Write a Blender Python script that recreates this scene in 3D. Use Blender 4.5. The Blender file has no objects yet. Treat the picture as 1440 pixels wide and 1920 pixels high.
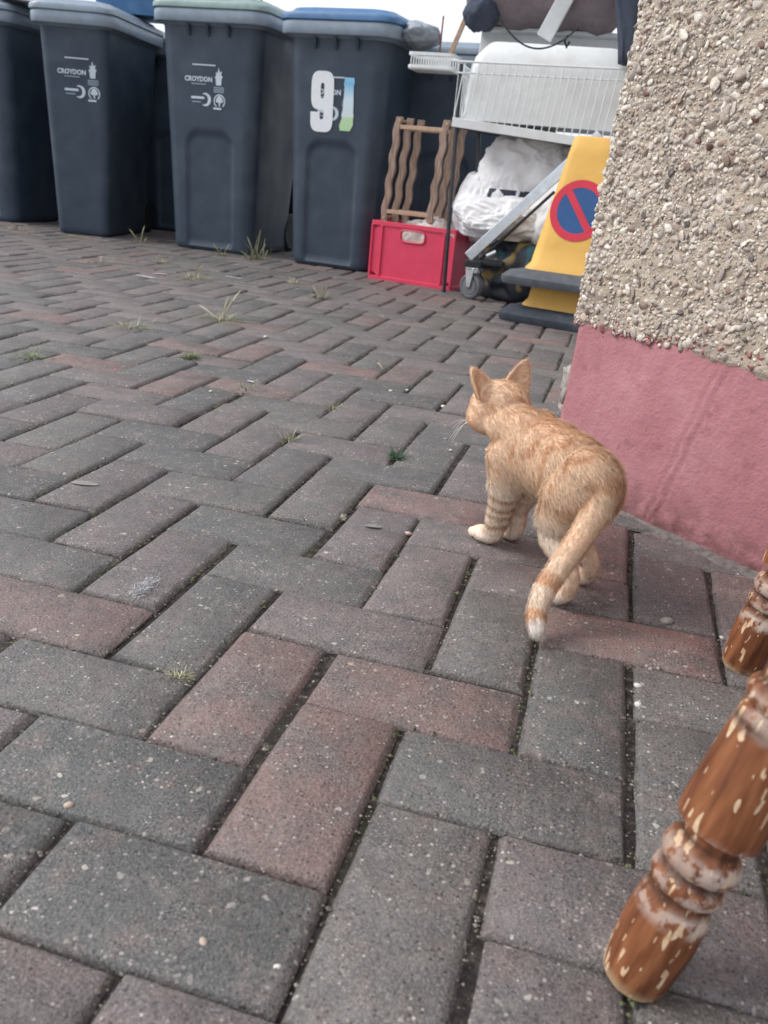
import bpy, bmesh, math, random
import numpy as np
from mathutils import Vector, Matrix, noise

random.seed(7)
sc = bpy.context.scene
COL = sc.collection
R = math.radians

# ------------------------------------------------------------------ camera
cd = bpy.data.cameras.new('camera')
cam = bpy.data.objects.new('camera', cd)
COL.objects.link(cam)
CR = ((0.960722, 0.262914, 0.088824), (0.177396, -0.335683, -0.925120), (-0.213411, 0.904540, -0.369138))
CP = Vector((0.11357, -0.53287, 0.45801))
cam.matrix_world = Matrix(((CR[0][0], -CR[1][0], -CR[2][0], CP.x),
                           (CR[0][1], -CR[1][1], -CR[2][1], CP.y),
                           (CR[0][2], -CR[1][2], -CR[2][2], CP.z),
                           (0, 0, 0, 1)))
cd.sensor_fit = 'HORIZONTAL'
cd.sensor_width = 36.0
cd.lens = 40.104
cd.clip_start = 0.02
cd.clip_end = 2000
cd.dof.use_dof = True
cd.dof.focus_distance = 1.12
cd.dof.aperture_fstop = 14.0
sc.camera = cam

# ------------------------------------------------------------------ sky, sun, exposure
SUN_EL, SUN_AZ = R(44), R(258)      # azimuth measured from +Y clockwise
world = bpy.data.worlds.new('World')
sc.world = world
world.use_nodes = True
wn = world.node_tree
bg = wn.nodes['Background']
sky = wn.nodes.new('ShaderNodeTexSky')
sky.sky_type = 'NISHITA'
sky.sun_disc = False
sky.sun_elevation = SUN_EL
sky.sun_rotation = SUN_AZ
sky.air_density = 1.0
sky.dust_density = 3.0
sky.ozone_density = 1.0
hs = wn.nodes.new('ShaderNodeHueSaturation')
hs.inputs['Saturation'].default_value = 0.30
wn.links.new(sky.outputs['Color'], hs.inputs['Color'])
cl = wn.nodes.new('ShaderNodeMix')
cl.data_type = 'RGBA'
cl.inputs['Factor'].default_value = 0.6
cl.inputs['B'].default_value = (8.5, 9.0, 9.9, 1)     # even overcast layer
wn.links.new(hs.outputs['Color'], cl.inputs['A'])
wn.links.new(cl.outputs['Result'], bg.inputs['Color'])
bg.inputs['Strength'].default_value = 0.12

sd = bpy.data.lights.new('sun', 'SUN')
sd.energy = 1.5
sd.angle = R(24)
sd.color = (1.0, 0.97, 0.93)
sun = bpy.data.objects.new('sun', sd)
COL.objects.link(sun)
sdir = Vector((math.sin(SUN_AZ) * math.cos(SUN_EL), math.cos(SUN_AZ) * math.cos(SUN_EL), math.sin(SUN_EL)))
sun.rotation_euler = sdir.to_track_quat('Z', 'Y').to_euler()
sun.location = (-3, -3, 6)

sc.view_settings.view_transform = 'Standard'
sc.view_settings.look = 'None'
sc.view_settings.exposure = 0.42
sc.view_settings.gamma = 1.0
sc.view_settings.use_curve_mapping = False
sc.cycles.max_bounces = 5
sc.cycles.diffuse_bounces = 3
sc.cycles.glossy_bounces = 3
sc.cycles.transmission_bounces = 2


# ------------------------------------------------------------------ helpers
def srgb(r, g, b):
    f = lambda c: (c / 255 / 12.92) if c / 255 <= 0.04045 else ((c / 255 + 0.055) / 1.055) ** 2.4
    return (f(r), f(g), f(b), 1.0)


class MB:
    def __init__(s):
        s.v = []
        s.f = []
        s.c = []

    def add(s, vs, fs, col=None):
        o = len(s.v)
        s.v.extend([tuple(q) for q in vs])
        s.f.extend([tuple(i + o for i in q) for q in fs])
        if col is not None:
            s.c.extend([col] * len(vs))
        return s

    def box(s, c, size, rot=None, taper=1.0, col=None):
        hx, hy, hz = size[0] / 2, size[1] / 2, size[2] / 2
        vs = []
        for z, k in ((-hz, 1.0), (hz, taper)):
            for x, y in ((-hx, -hy), (hx, -hy), (hx, hy), (-hx, hy)):
                p = Vector((x * k, y * k, z))
                if rot is not None:
                    p = rot @ p
                vs.append(p + Vector(c))
        return s.add(vs, [(0, 3, 2, 1), (4, 5, 6, 7), (0, 1, 5, 4), (1, 2, 6, 5), (2, 3, 7, 6), (3, 0, 4, 7)], col)

    def loft(s, rings, close=True, caps=(True, True), col=None):
        n = len(rings[0])
        vs = [p for r in rings for p in r]
        fs = []
        m = n if close else n - 1
        for i in range(len(rings) - 1):
            for j in range(m):
                k = (j + 1) % n
                fs.append((i * n + j, i * n + k, (i + 1) * n + k, (i + 1) * n + j))
        if caps[0]:
            fs.append(tuple(range(n - 1, -1, -1)))
        if caps[1]:
            b = (len(rings) - 1) * n
            fs.append(tuple(b + i for i in range(n)))
        return s.add(vs, fs, col)

    def tube(s, pts, rad, seg=10, caps=True, col=None, squash=None):
        pts = [Vector(p) for p in pts]
        if not hasattr(rad, '__len__'):
            rad = [rad] * len(pts)
        rings = []
        up = None
        for i, p in enumerate(pts):
            t = (pts[min(i + 1, len(pts) - 1)] - pts[max(i - 1, 0)])
            t.normalize()
            if up is None:
                up = Vector((0, 0, 1)) if abs(t.z) < 0.9 else Vector((0, 1, 0))
            a = up - t * up.dot(t)
            a.normalize()
            b = t.cross(a)
            up = a
            ring = []
            for j in range(seg):
                an = 2 * math.pi * j / seg
                q = a * math.cos(an) + b * math.sin(an)
                ring.append(p + q * rad[i])
            rings.append(ring)
        return s.loft(rings, caps=(caps, caps), col=col)

    def lathe(s, prof, seg=24, origin=(0, 0, 0), mat=None):
        rings = []
        for r, z in prof:
            ring = []
            for j in range(seg):
                a = 2 * math.pi * j / seg
                p = Vector((r * math.cos(a), r * math.sin(a), z))
                if mat is not None:
                    p = mat @ p
                ring.append(p + Vector(origin))
            rings.append(ring)
        return s.loft(rings)

    def ell(s, c, r, rot=None, seg=16, rings=10):
        out = []
        for i in range(1, rings):
            t = math.pi * i / rings
            ring = []
            for j in range(seg):
                a = 2 * math.pi * j / seg
                p = Vector((r[0] * math.sin(t) * math.cos(a), r[1] * math.sin(t) * math.sin(a), -r[2] * math.cos(t)))
                if rot is not None:
                    p = rot @ p
                ring.append(p + Vector(c))
            out.append(ring)
        return s.loft(out)

    def build(s, name, mat=None, parent=None, smooth=False, bevel=0, recalc=True):
        me = bpy.data.meshes.new(name)
        me.from_pydata(s.v, [], s.f)
        if recalc:
            bm = bmesh.new()
            bm.from_mesh(me)
            bmesh.ops.recalc_face_normals(bm, faces=bm.faces)
            bm.to_mesh(me)
            bm.free()
        if s.c:
            at = me.color_attributes.new('col', 'FLOAT_COLOR', 'POINT')
            at.data.foreach_set('color', np.array(s.c, dtype=np.float32).ravel())
        if smooth:
            me.polygons.foreach_set('use_smooth', [True] * len(me.polygons))
            if smooth != 'all':
                me.set_sharp_from_angle(angle=R(40))
        me.update()
        return link(name, me, mat, parent, bevel)


def link(name, me, mat=None, parent=None, bevel=0):
    o = bpy.data.objects.new(name, me)
    COL.objects.link(o)
    if mat and not me.materials:
        me.materials.append(mat)
    if parent is not None:
        o.parent = parent
    if bevel:
        b = o.modifiers.new('bevel', 'BEVEL')
        b.width = bevel
        b.segments = 2
        b.limit_method = 'ANGLE'
    return o


def empty(name, loc=(0, 0, 0), rz=0):
    o = bpy.data.objects.new(name, None)
    COL.objects.link(o)
    o.location = loc
    o.rotation_euler = (0, 0, rz)
    o.empty_display_size = 0.05
    return o


def tag(o, label, cat, group=None):
    o['label'] = label
    o['category'] = cat
    if group:
        o['group'] = group
    return o


def kind(o, k):
    o['kind'] = k
    return o


def rrect(w, d, r, z, cx=0.0, cy=0.0, nx=2, ny=2, nc=5):
    """rounded rectangle ring, nx segments along x sides, counter-clockwise from front-left"""
    hw, hd = w / 2, d / 2
    pts = []
    def line(a, b, n):
        for i in range(n):
            t = i / n
            pts.append((a[0] + (b[0] - a[0]) * t, a[1] + (b[1] - a[1]) * t))
    def arc(c, a0):
        for i in range(nc):
            a = a0 + math.pi / 2 * i / nc
            pts.append((c[0] + r * math.cos(a), c[1] + r * math.sin(a)))
    line((-hw + r, -hd), (hw - r, -hd), nx)
    arc((hw - r, -hd + r), -math.pi / 2)
    line((hw, -hd + r), (hw, hd - r), ny)
    arc((hw - r, hd - r), 0)
    line((hw - r, hd), (-hw + r, hd), nx)
    arc((-hw + r, hd - r), math.pi / 2)
    line((-hw, hd - r), (-hw, -hd + r), ny)
    arc((-hw + r, -hd + r), math.pi)
    return [Vector((x + cx, y + cy, z)) for x, y in pts]


# ------------------------------------------------------------------ material helpers
class NT:
    def __init__(s, name, rough=0.6, spec=0.4):
        s.m = bpy.data.materials.new(name)
        s.m.use_nodes = True
        s.t = s.m.node_tree
        s.b = s.t.nodes['Principled BSDF']
        s.b.inputs['Roughness'].default_value = rough
        s.b.inputs['Specular IOR Level'].default_value = spec

    def n(s, typ, **kw):
        x = s.t.nodes.new(typ)
        for k, v in kw.items():
            setattr(x, k, v)
        return x

    def l(s, a, b):
        s.t.links.new(a, b)

    def val(s, inp, v):
        if hasattr(v, 'is_output'):
            s.l(v, inp)
        else:
            inp.default_value = v

    def math(s, op, a, b=0.0, clamp=False):
        x = s.n('ShaderNodeMath', operation=op, use_clamp=clamp)
        s.val(x.inputs[0], a)
        s.val(x.inputs[1], b)
        return x.outputs[0]

    def mix(s, fac, a, b, blend='MIX'):
        x = s.n('ShaderNodeMix', data_type='RGBA', blend_type=blend)
        s.val(x.inputs['Factor'], fac)
        s.val(x.inputs['A'], a)
        s.val(x.inputs['B'], b)
        return x.outputs['Result']

    def noise(s, vec, scale, detail=4, rough=0.6, out='Fac'):
        x = s.n('ShaderNodeTexNoise')
        x.inputs['Scale'].default_value = scale
        x.inputs['Detail'].default_value = detail
        x.inputs['Roughness'].default_value = rough
        s.l(vec, x.inputs['Vector'])
        return x.outputs[out]

    def vor(s, vec, scale, feature='F1'):
        x = s.n('ShaderNodeTexVoronoi', feature=feature)
        x.inputs['Scale'].default_value = scale
        s.l(vec, x.inputs['Vector'])
        return x

    def ramp(s, fac, stops):
        x = s.n('ShaderNodeValToRGB')
        e = x.color_ramp.elements
        while len(e) < len(stops):
            e.new(0.5)
        for i, (p, c) in enumerate(stops):
            e[i].position = p
            e[i].color = c if hasattr(c, '__len__') else (c, c, c, 1)
        s.l(fac, x.inputs['Fac'])
        return x.outputs['Color']

    def map(s, v, a, b, c, d):
        x = s.n('ShaderNodeMapRange')
        s.l(v, x.inputs['Value'])
        for i, q in zip(('From Min', 'From Max', 'To Min', 'To Max'), (a, b, c, d)):
            x.inputs[i].default_value = q
        return x.outputs['Result']

    def pos(s):
        return s.n('ShaderNodeNewGeometry').outputs['Position']

    def objco(s):
        return s.n('ShaderNodeTexCoord').outputs['Object']

    def scale(s, vec, sc_):
        x = s.n('ShaderNodeMapping')
        x.inputs['Scale'].default_value = sc_
        s.l(vec, x.inputs['Vector'])
        return x.outputs['Vector']

    def color(s, c):
        s.val(s.b.inputs['Base Color'], c)

    def bump(s, h, strength=0.5, dist=0.001):
        x = s.n('ShaderNodeBump')
        x.inputs['Strength'].default_value = strength
        x.inputs['Distance'].default_value = dist
        s.l(h, x.inputs['Height'])
        s.l(x.outputs['Normal'], s.b.inputs['Normal'])


def plain(name, col, rough=0.5, var=0.15, scale=30, bump=0.15, metal=0.0, spec=0.4, dirt=None):
    m = NT(name, rough, spec)
    p = m.objco()
    n = m.noise(p, scale, 2)
    k = m.map(n, 0.3, 0.7, 1 - var, 1 + var)
    c = m.mix(1.0, col, m.n('ShaderNodeCombineColor').outputs[0], 'MULTIPLY')
    cc = c.node.inputs['B'].links[0].from_node
    for i in range(3):
        m.l(k, cc.inputs[i])
    if dirt is not None:
        d = m.map(m.noise(p, scale * 0.25, 3, 0.7), 0.5, 0.75, 0, dirt[1])
        c = m.mix(d, c, dirt[0])
    m.color(c)
    m.b.inputs['Metallic'].default_value = metal
    rr = m.map(m.noise(p, scale * 0.6, 1), 0.3, 0.7, rough - 0.08, rough + 0.1)
    m.l(rr, m.b.inputs['Roughness'])
    if bump:
        m.bump(m.noise(p, scale * 5, 1), bump, 0.001)
    return m.m


def colour_source(m, mode):
    if mode == 'object':
        return m.n('ShaderNodeObjectInfo').outputs['Color']
    x = m.n('ShaderNodeAttribute', attribute_name='col')
    return x.outputs['Color']


def paver_mat(name, mode):
    m = NT(name, 0.60, 0.5)
    p = m.pos()
    c = colour_source(m, mode)
    # soft mottling of the concrete, drifting between the red and the charcoal mix
    mot = m.noise(p, 17, 2, 0.65)
    c = m.mix(m.map(mot, 0.42, 0.68, 0, 0.75), c, srgb(84, 83, 82))
    mot2 = m.noise(p, 31, 2, 0.6)
    c = m.mix(m.map(mot2, 0.50, 0.72, 0, 0.6), c, srgb(117, 101, 97))
    nz_ = m.n('ShaderNodeSeparateXYZ')
    m.l(m.n('ShaderNodeNewGeometry').outputs['True Normal'], nz_.inputs[0])
    c = m.mix(m.map(nz_.outputs[2], 0.86, 0.98, 0.14, 0.0), c, srgb(122, 117, 112))
    grain = m.noise(p, 420, 1, 0.7)
    k = m.map(grain, 0.25, 0.75, 0.55, 1.45)
    cc = m.n('ShaderNodeCombineColor')
    for i in range(3):
        m.l(k, cc.inputs[i])
    c = m.mix(1.0, c, cc.outputs[0], 'MULTIPLY')
    big = m.noise(p, 3.5, 2, 0.55)
    c = m.mix(m.map(big, 0.45, 0.75, 0, 0.28), c, srgb(116, 107, 104))
    stain = m.noise(p, 7.5, 3, 0.7)
    c = m.mix(m.map(stain, 0.56, 0.70, 0, 0.42), c, srgb(70, 67, 66))
    dust = m.noise(p, 47, 2, 0.65)
    c = m.mix(m.map(dust, 0.55, 0.72, 0, 0.38), c, srgb(134, 126, 122))
    patch = m.map(m.noise(p, 14, 2, 0.7), 0.36, 0.62, 0.25, 1.0)
    # dark pores
    v0 = m.vor(p, 260)
    sp0 = m.n('ShaderNodeSeparateColor')
    m.l(v0.outputs['Color'], sp0.inputs[0])
    pore = m.math('MULTIPLY', m.math('GREATER_THAN', sp0.outputs[0], 0.72), m.math('LESS_THAN', v0.outputs['Distance'], 0.34))
    c = m.mix(m.math('MULTIPLY', pore, 0.62), c, srgb(40, 39, 40))
    # pale aggregate at three sizes
    sharp = []
    fs_ = m.noise(p, 640, 0)
    c = m.mix(m.math('MULTIPLY', patch, m.map(fs_, 0.60, 0.68, 0, 0.5)), c, srgb(160, 151, 144))
    for sc_, thr, amt, rad in ((250, 0.82, 0.85, 0.40), (112, 0.91, 0.92, 0.34)):
        vec = p
        if sc_ < 200:
            warp = m.n('ShaderNodeVectorMath', operation='ADD')
            m.l(p, warp.inputs[0])
            wv = m.n('ShaderNodeVectorMath', operation='SCALE')
            wv.inputs['Scale'].default_value = 0.6 / sc_
            nn = m.n('ShaderNodeTexNoise')
            nn.inputs['Scale'].default_value = sc_ * 1.6
            nn.inputs['Detail'].default_value = 0
            m.l(p, nn.inputs['Vector'])
            m.l(nn.outputs['Color'], wv.inputs[0])
            m.l(wv.outputs[0], warp.inputs[1])
            vec = warp.outputs[0]
        v = m.vor(vec, sc_)
        sp = m.n('ShaderNodeSeparateColor')
        m.l(v.outputs['Color'], sp.inputs[0])
        size = m.math('MULTIPLY', m.map(sp.outputs[1], 0, 1, 0.35, 1.0), rad)
        mask = m.math('MULTIPLY', m.math('GREATER_THAN', sp.outputs[0], thr), m.math('LESS_THAN', v.outputs['Distance'], size))
        cream = m.ramp(sp.outputs[2], [(0.0, srgb(150, 140, 134)), (0.45, srgb(188, 180, 170)), (0.8, srgb(205, 196, 188)), (1.0, srgb(178, 150, 132))])
        c = m.mix(m.math('MULTIPLY', m.math('MULTIPLY', mask, patch), amt), c, cream)
        sharp.append(mask)
    m.color(c)
    h = m.math('ADD', m.noise(p, 330, 2, 0.75), m.math('MULTIPLY', m.noise(p, 60, 1, 0.6), 1.2))
    m.bump(h, 0.8, 0.0018)
    return m.m


M = {}
M['paver'] = paver_mat('concrete_paver', 'object')
M['paver_far'] = paver_mat('concrete_paver_far', 'attr')

m = NT('joint_sand', 0.95, 0.1)
p_ = m.pos()
c_ = m.ramp(m.noise(p_, 90, 2, 0.7), [(0.3, srgb(38, 35, 35)), (0.55, srgb(62, 56, 54)), (0.75, srgb(100, 92, 86))])
c_ = m.mix(m.map(m.noise(p_, 6, 4), 0.55, 0.7, 0, 0.6), c_, srgb(74, 78, 54))
m.color(c_)
m.bump(m.noise(p_, 350, 1, 0.7), 0.8, 0.002)
M['joint'] = m.m
M['far_ground'] = plain('grey_tarmac', srgb(110, 106, 106), 0.9, 0.2, 3, 0.3)

# pebbledash
def pebble_mat(name, mode):
    m = NT(name, 0.62, 0.35)
    p = m.pos()
    c = colour_source(m, mode)
    k = m.map(m.noise(p, 300, 1, 0.7), 0.25, 0.75, 0.72, 1.22)
    cc = m.n('ShaderNodeCombineColor')
    for i in range(3):
        m.l(k, cc.inputs[i])
    c = m.mix(1.0, c, cc.outputs[0], 'MULTIPLY')
    c = m.mix(m.map(m.noise(p, 130, 1, 0.7), 0.52, 0.7, 0, 0.55), c, srgb(180, 169, 158))
    m.color(c)
    m.bump(m.noise(p, 500, 1), 0.35, 0.001)
    return m.m
M['pebble'] = pebble_mat('pebble', 'object')
M['pebbles'] = pebble_mat('pebbles_small', 'attr')
m = NT('render_mortar', 0.92, 0.15)
p_ = m.pos()
c_ = m.ramp(m.noise(p_, 22, 3, 0.65), [(0.3, srgb(166, 153, 140)), (0.5, srgb(190, 176, 158)), (0.72, srgb(206, 194, 178))])
c_ = m.mix(m.map(m.noise(p_, 160, 2, 0.75), 0.5, 0.72, 0, 0.55), c_, srgb(140, 128, 118))
m.color(c_)
m.bump(m.noise(p_, 260, 3, 0.75), 0.9, 0.003)
M['mortar'] = m.m

m = NT('plinth_paint', 0.68, 0.3)
p_ = m.pos()
c_ = m.ramp(m.noise(p_, 9, 3, 0.62), [(0.28, srgb(166, 112, 116)), (0.5, srgb(177, 121, 126)), (0.72, srgb(187, 134, 139))])
fine = m.scale(p_, (1, 1, 0.25))
c_ = m.mix(m.map(m.noise(fine, 70, 2, 0.7), 0.5, 0.8, 0, 0.5), c_, srgb(188, 136, 142))
v_ = m.vor(p_, 45)
sp_ = m.n('ShaderNodeSeparateColor')
m.l(v_.outputs['Color'], sp_.inputs[0])
spot = m.math('MULTIPLY', m.math('GREATER_THAN', sp_.outputs[0], 0.86), m.math('LESS_THAN', v_.outputs['Distance'], m.map(sp_.outputs[1], 0, 1, 0.02, 0.13)))
c_ = m.mix(m.math('MULTIPLY', spot, 0.7), c_, srgb(96, 48, 56))
c_ = m.mix(m.map(m.noise(p_, 26, 3, 0.75), 0.58, 0.72, 0, 0.45), c_, srgb(142, 86, 92))
sepz = m.n('ShaderNodeSeparateXYZ')
m.l(p_, sepz.inputs[0])
grime = m.math('MULTIPLY', m.map(sepz.outputs[2], 0.0, 0.08, 1.0, 0.0), m.map(m.noise(p_, 34, 3, 0.7), 0.32, 0.62, 0, 1.0), True)
c_ = m.mix(grime, c_, srgb(112, 78, 76))
m.color(c_)
m.bump(m.math('ADD', m.noise(p_, 45, 2, 0.65), m.math('MULTIPLY', m.noise(p_, 240, 1, 0.7), 0.35)), 0.55, 0.004)
M['plinth'] = m.m


# ------------------------------------------------------------------ ground and paving
def gz(x, y):
    """gentle settling of the paving"""
    return 0.0035 * noise.noise(Vector((x * 1.3, y * 1.3, 0.3))) + 0.002 * noise.noise(Vector((x * 4, y * 4, 5.1)))


g = MB()
S = 600
g.add([(-S, -S, -0.06), (S, -S, -0.06), (S, S, -0.06), (-S, S, -0.06)], [(0, 1, 2, 3)])
kind(g.build('ground', M['far_ground']), 'structure')

X0, X1, Y0, Y1 = -7.0, 3.0, -1.4, 7.4
nx, ny = 240, 230
xs = np.linspace(X0, X1, nx)
ys = np.linspace(Y0, Y1, ny)
vs = [(x, y, gz(x, y) - 0.0066 + 0.0022 * noise.noise(Vector((x * 30, y * 30, 2.2)))) for y in ys for x in xs]
fs = [(j * nx + i, j * nx + i + 1, (j + 1) * nx + i + 1, (j + 1) * nx + i) for j in range(ny - 1) for i in range(nx - 1)]
driveway = kind(MB().add(vs, fs).build('driveway', M['joint'], smooth='all', recalc=False), 'structure')

# wall frame (needed to leave out pavers that would lie wholly under the building)
WK = Vector((0.058, 0.862, 0))
WU = Vector((0.7655, -0.6434, 0))
WN = Vector((-0.6434, -0.7655, 0))


def in_house(x, y):
    d = Vector((x, y, 0)) - WK
    return d.dot(WU) > 0.16 and -d.dot(WN) > 0.16


GX, GY = 0.0056, 0.0014       # joint widths across and along


def paver_rings(w, d, rnd, hi):
    """stone centred on the origin, top at z = 0"""
    hw, hd = w / 2, d / 2
    nl = (4, 2) if w > d else (2, 4)
    if not hi:
        nl = (1, 1)
    base = []
    for a, b, n in (((-hw, -hd), (hw, -hd), nl[0]), ((hw, -hd), (hw, hd), nl[1]), ((hw, hd), (-hw, hd), nl[0]), ((-hw, hd), (-hw, -hd), nl[1])):
        for i in range(n):
            t = i / n
            base.append((a[0] + (b[0] - a[0]) * t, a[1] + (b[1] - a[1]) * t))
    def ring(inx, iny, z, jit, jz):
        out = []
        for x, y in base:
            out.append(Vector((x * (hw - inx) / hw + rnd.uniform(-jit, jit), y * (hd - iny) / hd + rnd.uniform(-jit, jit), z + rnd.uniform(-jz, jz))))
        return out
    j = 0.0013 if hi else 0
    return [ring(0, 0, -0.03, 0, 0), ring(0, 0, -0.0062, j * 0.6, 0.0006 if hi else 0), ring(0.0044, 0.0022, -0.0016, j, 0.0005 if hi else 0), ring(0.0078, 0.0044, 0.0, j, 0.0002 if hi else 0)]


rp = random.Random(3)
variants = {'H': [], 'V': []}
for k_, (w, d) in (('H', (0.2 - GX, 0.1 - GY)), ('V', (0.1 - GX, 0.2 - GY))):
    for i in range(7):
        mb = MB()
        mb.loft(paver_rings(w, d, rp, True), caps=(False, True))
        me = bpy.data.meshes.new('paver')
        me.from_pydata(mb.v, [], mb.f)
        me.polygons.foreach_set('use_smooth', [True] * len(me.polygons))
        me.set_sharp_from_angle(angle=R(50))
        me.materials.append(M['paver'])
        variants[k_].append(me)

GREY = [srgb(88, 88, 86), srgb(96, 94, 92), srgb(82, 83, 82), srgb(101, 98, 95)]
MAUVE = [srgb(107, 98, 98), srgb(112, 101, 100), srgb(102, 93, 93)]
RED = [srgb(119, 97, 92), srgb(124, 98, 93), srgb(115, 94, 90)]
TONE = {('V', -2, 0): 'R', ('V', -1, -1): 'R', ('H', 0, 1): 'R', ('H', -4, 1): 'R', ('H', -1, -2): 'G', ('V', 0, -2): 'G', ('H', 1, 0): 'G',
        ('V', 1, 1): 'G', ('H', -2, -1): 'G', ('H', -1, 2): 'M', ('V', 0, 2): 'G', ('V', -3, 1): 'G', ('H', -3, 0): 'G', ('H', 2, 3): 'R', ('V', 2, 0): 'G',
        ('V', 1, -3): 'M', ('V', 2, 4): 'M', ('H', 1, 4): 'M', ('V', -4, 2): 'M', ('H', -2, 3): 'G', ('V', 1, 5): 'R', ('V', -2, 4): 'M'}
stones = []
for i in range(int(X0 * 10), int(X1 * 10)):
    for a in range(int(Y0 * 10), int(Y1 * 10)):
        if (a - (1 - i)) % 4 == 0:
            stones.append(('H', i, a, i * 0.1, a * 0.1 + 0.05))
        if (a - (2 - i)) % 4 == 0:
            stones.append(('V', i, a, i * 0.1 + 0.05, a * 0.1 + 0.1))


def seen(P):
    d = Vector(P) - CP
    z = Vector(CR[2]).dot(d)
    if z < 0.05:
        return None
    return 720 + 1604.2 * Vector(CR[0]).dot(d) / z, 960 + 1604.2 * Vector(CR[1]).dot(d) / z, z


cand = []
for st in stones:
    if in_house(st[3], st[4]):
        continue
    q = seen((st[3], st[4], 0))
    vis = q is not None and -170 < q[0] < 1620 and 380 < q[1] < 2150
    dwall = (Vector((st[3], st[4], 0)) - WK)
    if vis and dwall.dot(WU) > 0.02 and -dwall.dot(WN) > -0.0:
        vis = False
    cand.append((q[2] if vis else 99 + abs(st[3]) + abs(st[4]), st))
cand.sort(key=lambda t: t[0])
far = MB()
rt = random.Random(11)
for idx, (dist, (k_, i, a, x, y)) in enumerate(cand):
    t = TONE.get((k_, i, a))
    if t is None:
        u = rt.random()
        t = 'G' if u < 0.44 else ('M' if u < 0.92 else 'R')
    base = rt.choice({'G': GREY, 'M': MAUVE, 'R': RED}[t])
    kk = rt.uniform(0.95, 1.06)
    colr = (base[0] * kk, base[1] * kk, base[2] * kk, 1)
    z = gz(x, y) + rt.gauss(0, 0.0012)
    rot = Matrix.Rotation(rt.gauss(0, 0.008), 3, 'X') @ Matrix.Rotation(rt.gauss(0, 0.008), 3, 'Y') @ Matrix.Rotation(rt.gauss(0, 0.010), 3, 'Z')
    jx, jy = rt.gauss(0, 0.0012), rt.gauss(0, 0.0010)
    if idx < 300:
        o = bpy.data.objects.new('paver', rt.choice(variants[k_]))
        COL.objects.link(o)
        o.parent = driveway
        o.matrix_local = Matrix.Translation((x + jx, y + jy, z)) @ rot.to_4x4()
        o.color = colr
    else:
        w, d = (0.2 - GX, 0.1 - GY) if k_ == 'H' else (0.1 - GX, 0.2 - GY)
        rr = paver_rings(w, d, rt, False)[1:]
        far.loft([[rot @ p + Vector((x + jx, y + jy, z)) for p in r] for r in rr], caps=(False, True), col=colr)
kind(far.build('pavers', M['paver_far'], driveway, recalc=False), 'stuff')

# ------------------------------------------------------------------ house wall with pebbledash
house = empty('house_wall', WK)
tag(house, 'pebbledashed house wall with a pink painted plinth at the right', 'wall')


def W(u, n, z):      # local to the wall's Empty
    p = WU * (u + 0.009 + 0.048 * z) + WN * n      # the wall leans a touch
    return Vector((p.x, p.y, z))


PL = 0.262
core = MB()
cs = [(0.004, -0.010), (3.2, -0.010), (3.2, -2.6), (0.004, -2.6)]
core.add([W(u, n, z) for z in (-0.05, 2.6) for u, n in cs],
         [(0, 3, 2, 1), (4, 5, 6, 7), (0, 1, 5, 4), (1, 2, 6, 5), (2, 3, 7, 6), (3, 0, 4, 7)])
core.build('masonry', M['mortar'], house)

# plinth: fine grid so trowel marks, the old double crack and the wavy foot are real relief
pm = MB()
us = np.concatenate([np.linspace(-0.012, 0.0, 4), np.linspace(0.004, 0.75, 150), np.linspace(0.8, 3.2, 30)])
zs = np.linspace(-0.03, PL + 0.006, 62)


def plinth_off(u, z):
    o = 0.003 + 0.0022 * noise.noise(Vector((u * 9, z * 9, 1.0))) + 0.0008 * noise.noise(Vector((u * 45, z * 30, 3.0)))
    uc = 0.262 - 0.055 * (PL - z) / PL + 0.004 * noise.noise(Vector((z * 30, 0, 9)))
    for du, amp in ((0, 0.0030), (-0.014, 0.0020)):
        dd = (u - uc - du) / 0.0022
        o += amp * math.exp(-dd * dd) - 0.7 * amp * math.exp(-((dd - 1.6) ** 2))
    if z < 0.02:
        o -= (0.02 - z) * 0.12 * (1 + noise.noise(Vector((u * 25, 0, 4))))
    if u < 0.004:
        o -= (0.004 - u) ** 2 * 40
    return o


zt = {}
for u in us:
    zt[u] = PL + 0.004 * noise.noise(Vector((u * 14, 0, 7)))
vs, fs = [], []
for z in zs:
    for u in us:
        zz = z if z < PL - 0.01 else min(z, zt[u] + 0.008)
        vs.append(W(u, plinth_off(u, z), zz))
nu = len(us)
fs = [(j * nu + i, j * nu + i + 1, (j + 1) * nu + i + 1, (j + 1) * nu + i) for j in range(len(zs) - 1) for i in range(nu - 1)]
pm.add(vs, fs)
# return face round the corner
vs = []
vv = np.linspace(0, 2.4, 40)
for z in (-0.03, 0.08, 0.17, PL + 0.006):
    for v in vv:
        vs.append(W(-0.012 + 0.002 * noise.noise(Vector((v * 9, z * 9, 3))), plinth_off(-0.012, z) - v, z))
n2 = len(vv)
pm.add(vs, [(j * n2 + i + 1, j * n2 + i, (j + 1) * n2 + i, (j + 1) * n2 + i + 1) for j in range(3) for i in range(n2 - 1)])
pm.build('plinth', M['plinth'], house, smooth='all', recalc=False)

# roughcast coat
def coat_off(u, z):
    return 0.005 + 0.0035 * noise.noise(Vector((u * 22, z * 22, 0.5))) + 0.0022 * noise.noise(Vector((u * 70, z * 70, 2.5))) + 0.0016 * noise.noise(Vector((u * 160, z * 160, 6.5)))


def coat_bottom(u):
    b = PL + 0.003 * noise.noise(Vector((u * 60, 0, 2))) + 0.004 * noise.noise(Vector((u * 14, 0, 7)))
    if 0.19 < u < 0.42:                      # lip of mortar that ran down over the paint
        b -= 0.008 * math.sin((u - 0.19) / 0.23 * math.pi) ** 0.5
    return b


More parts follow.
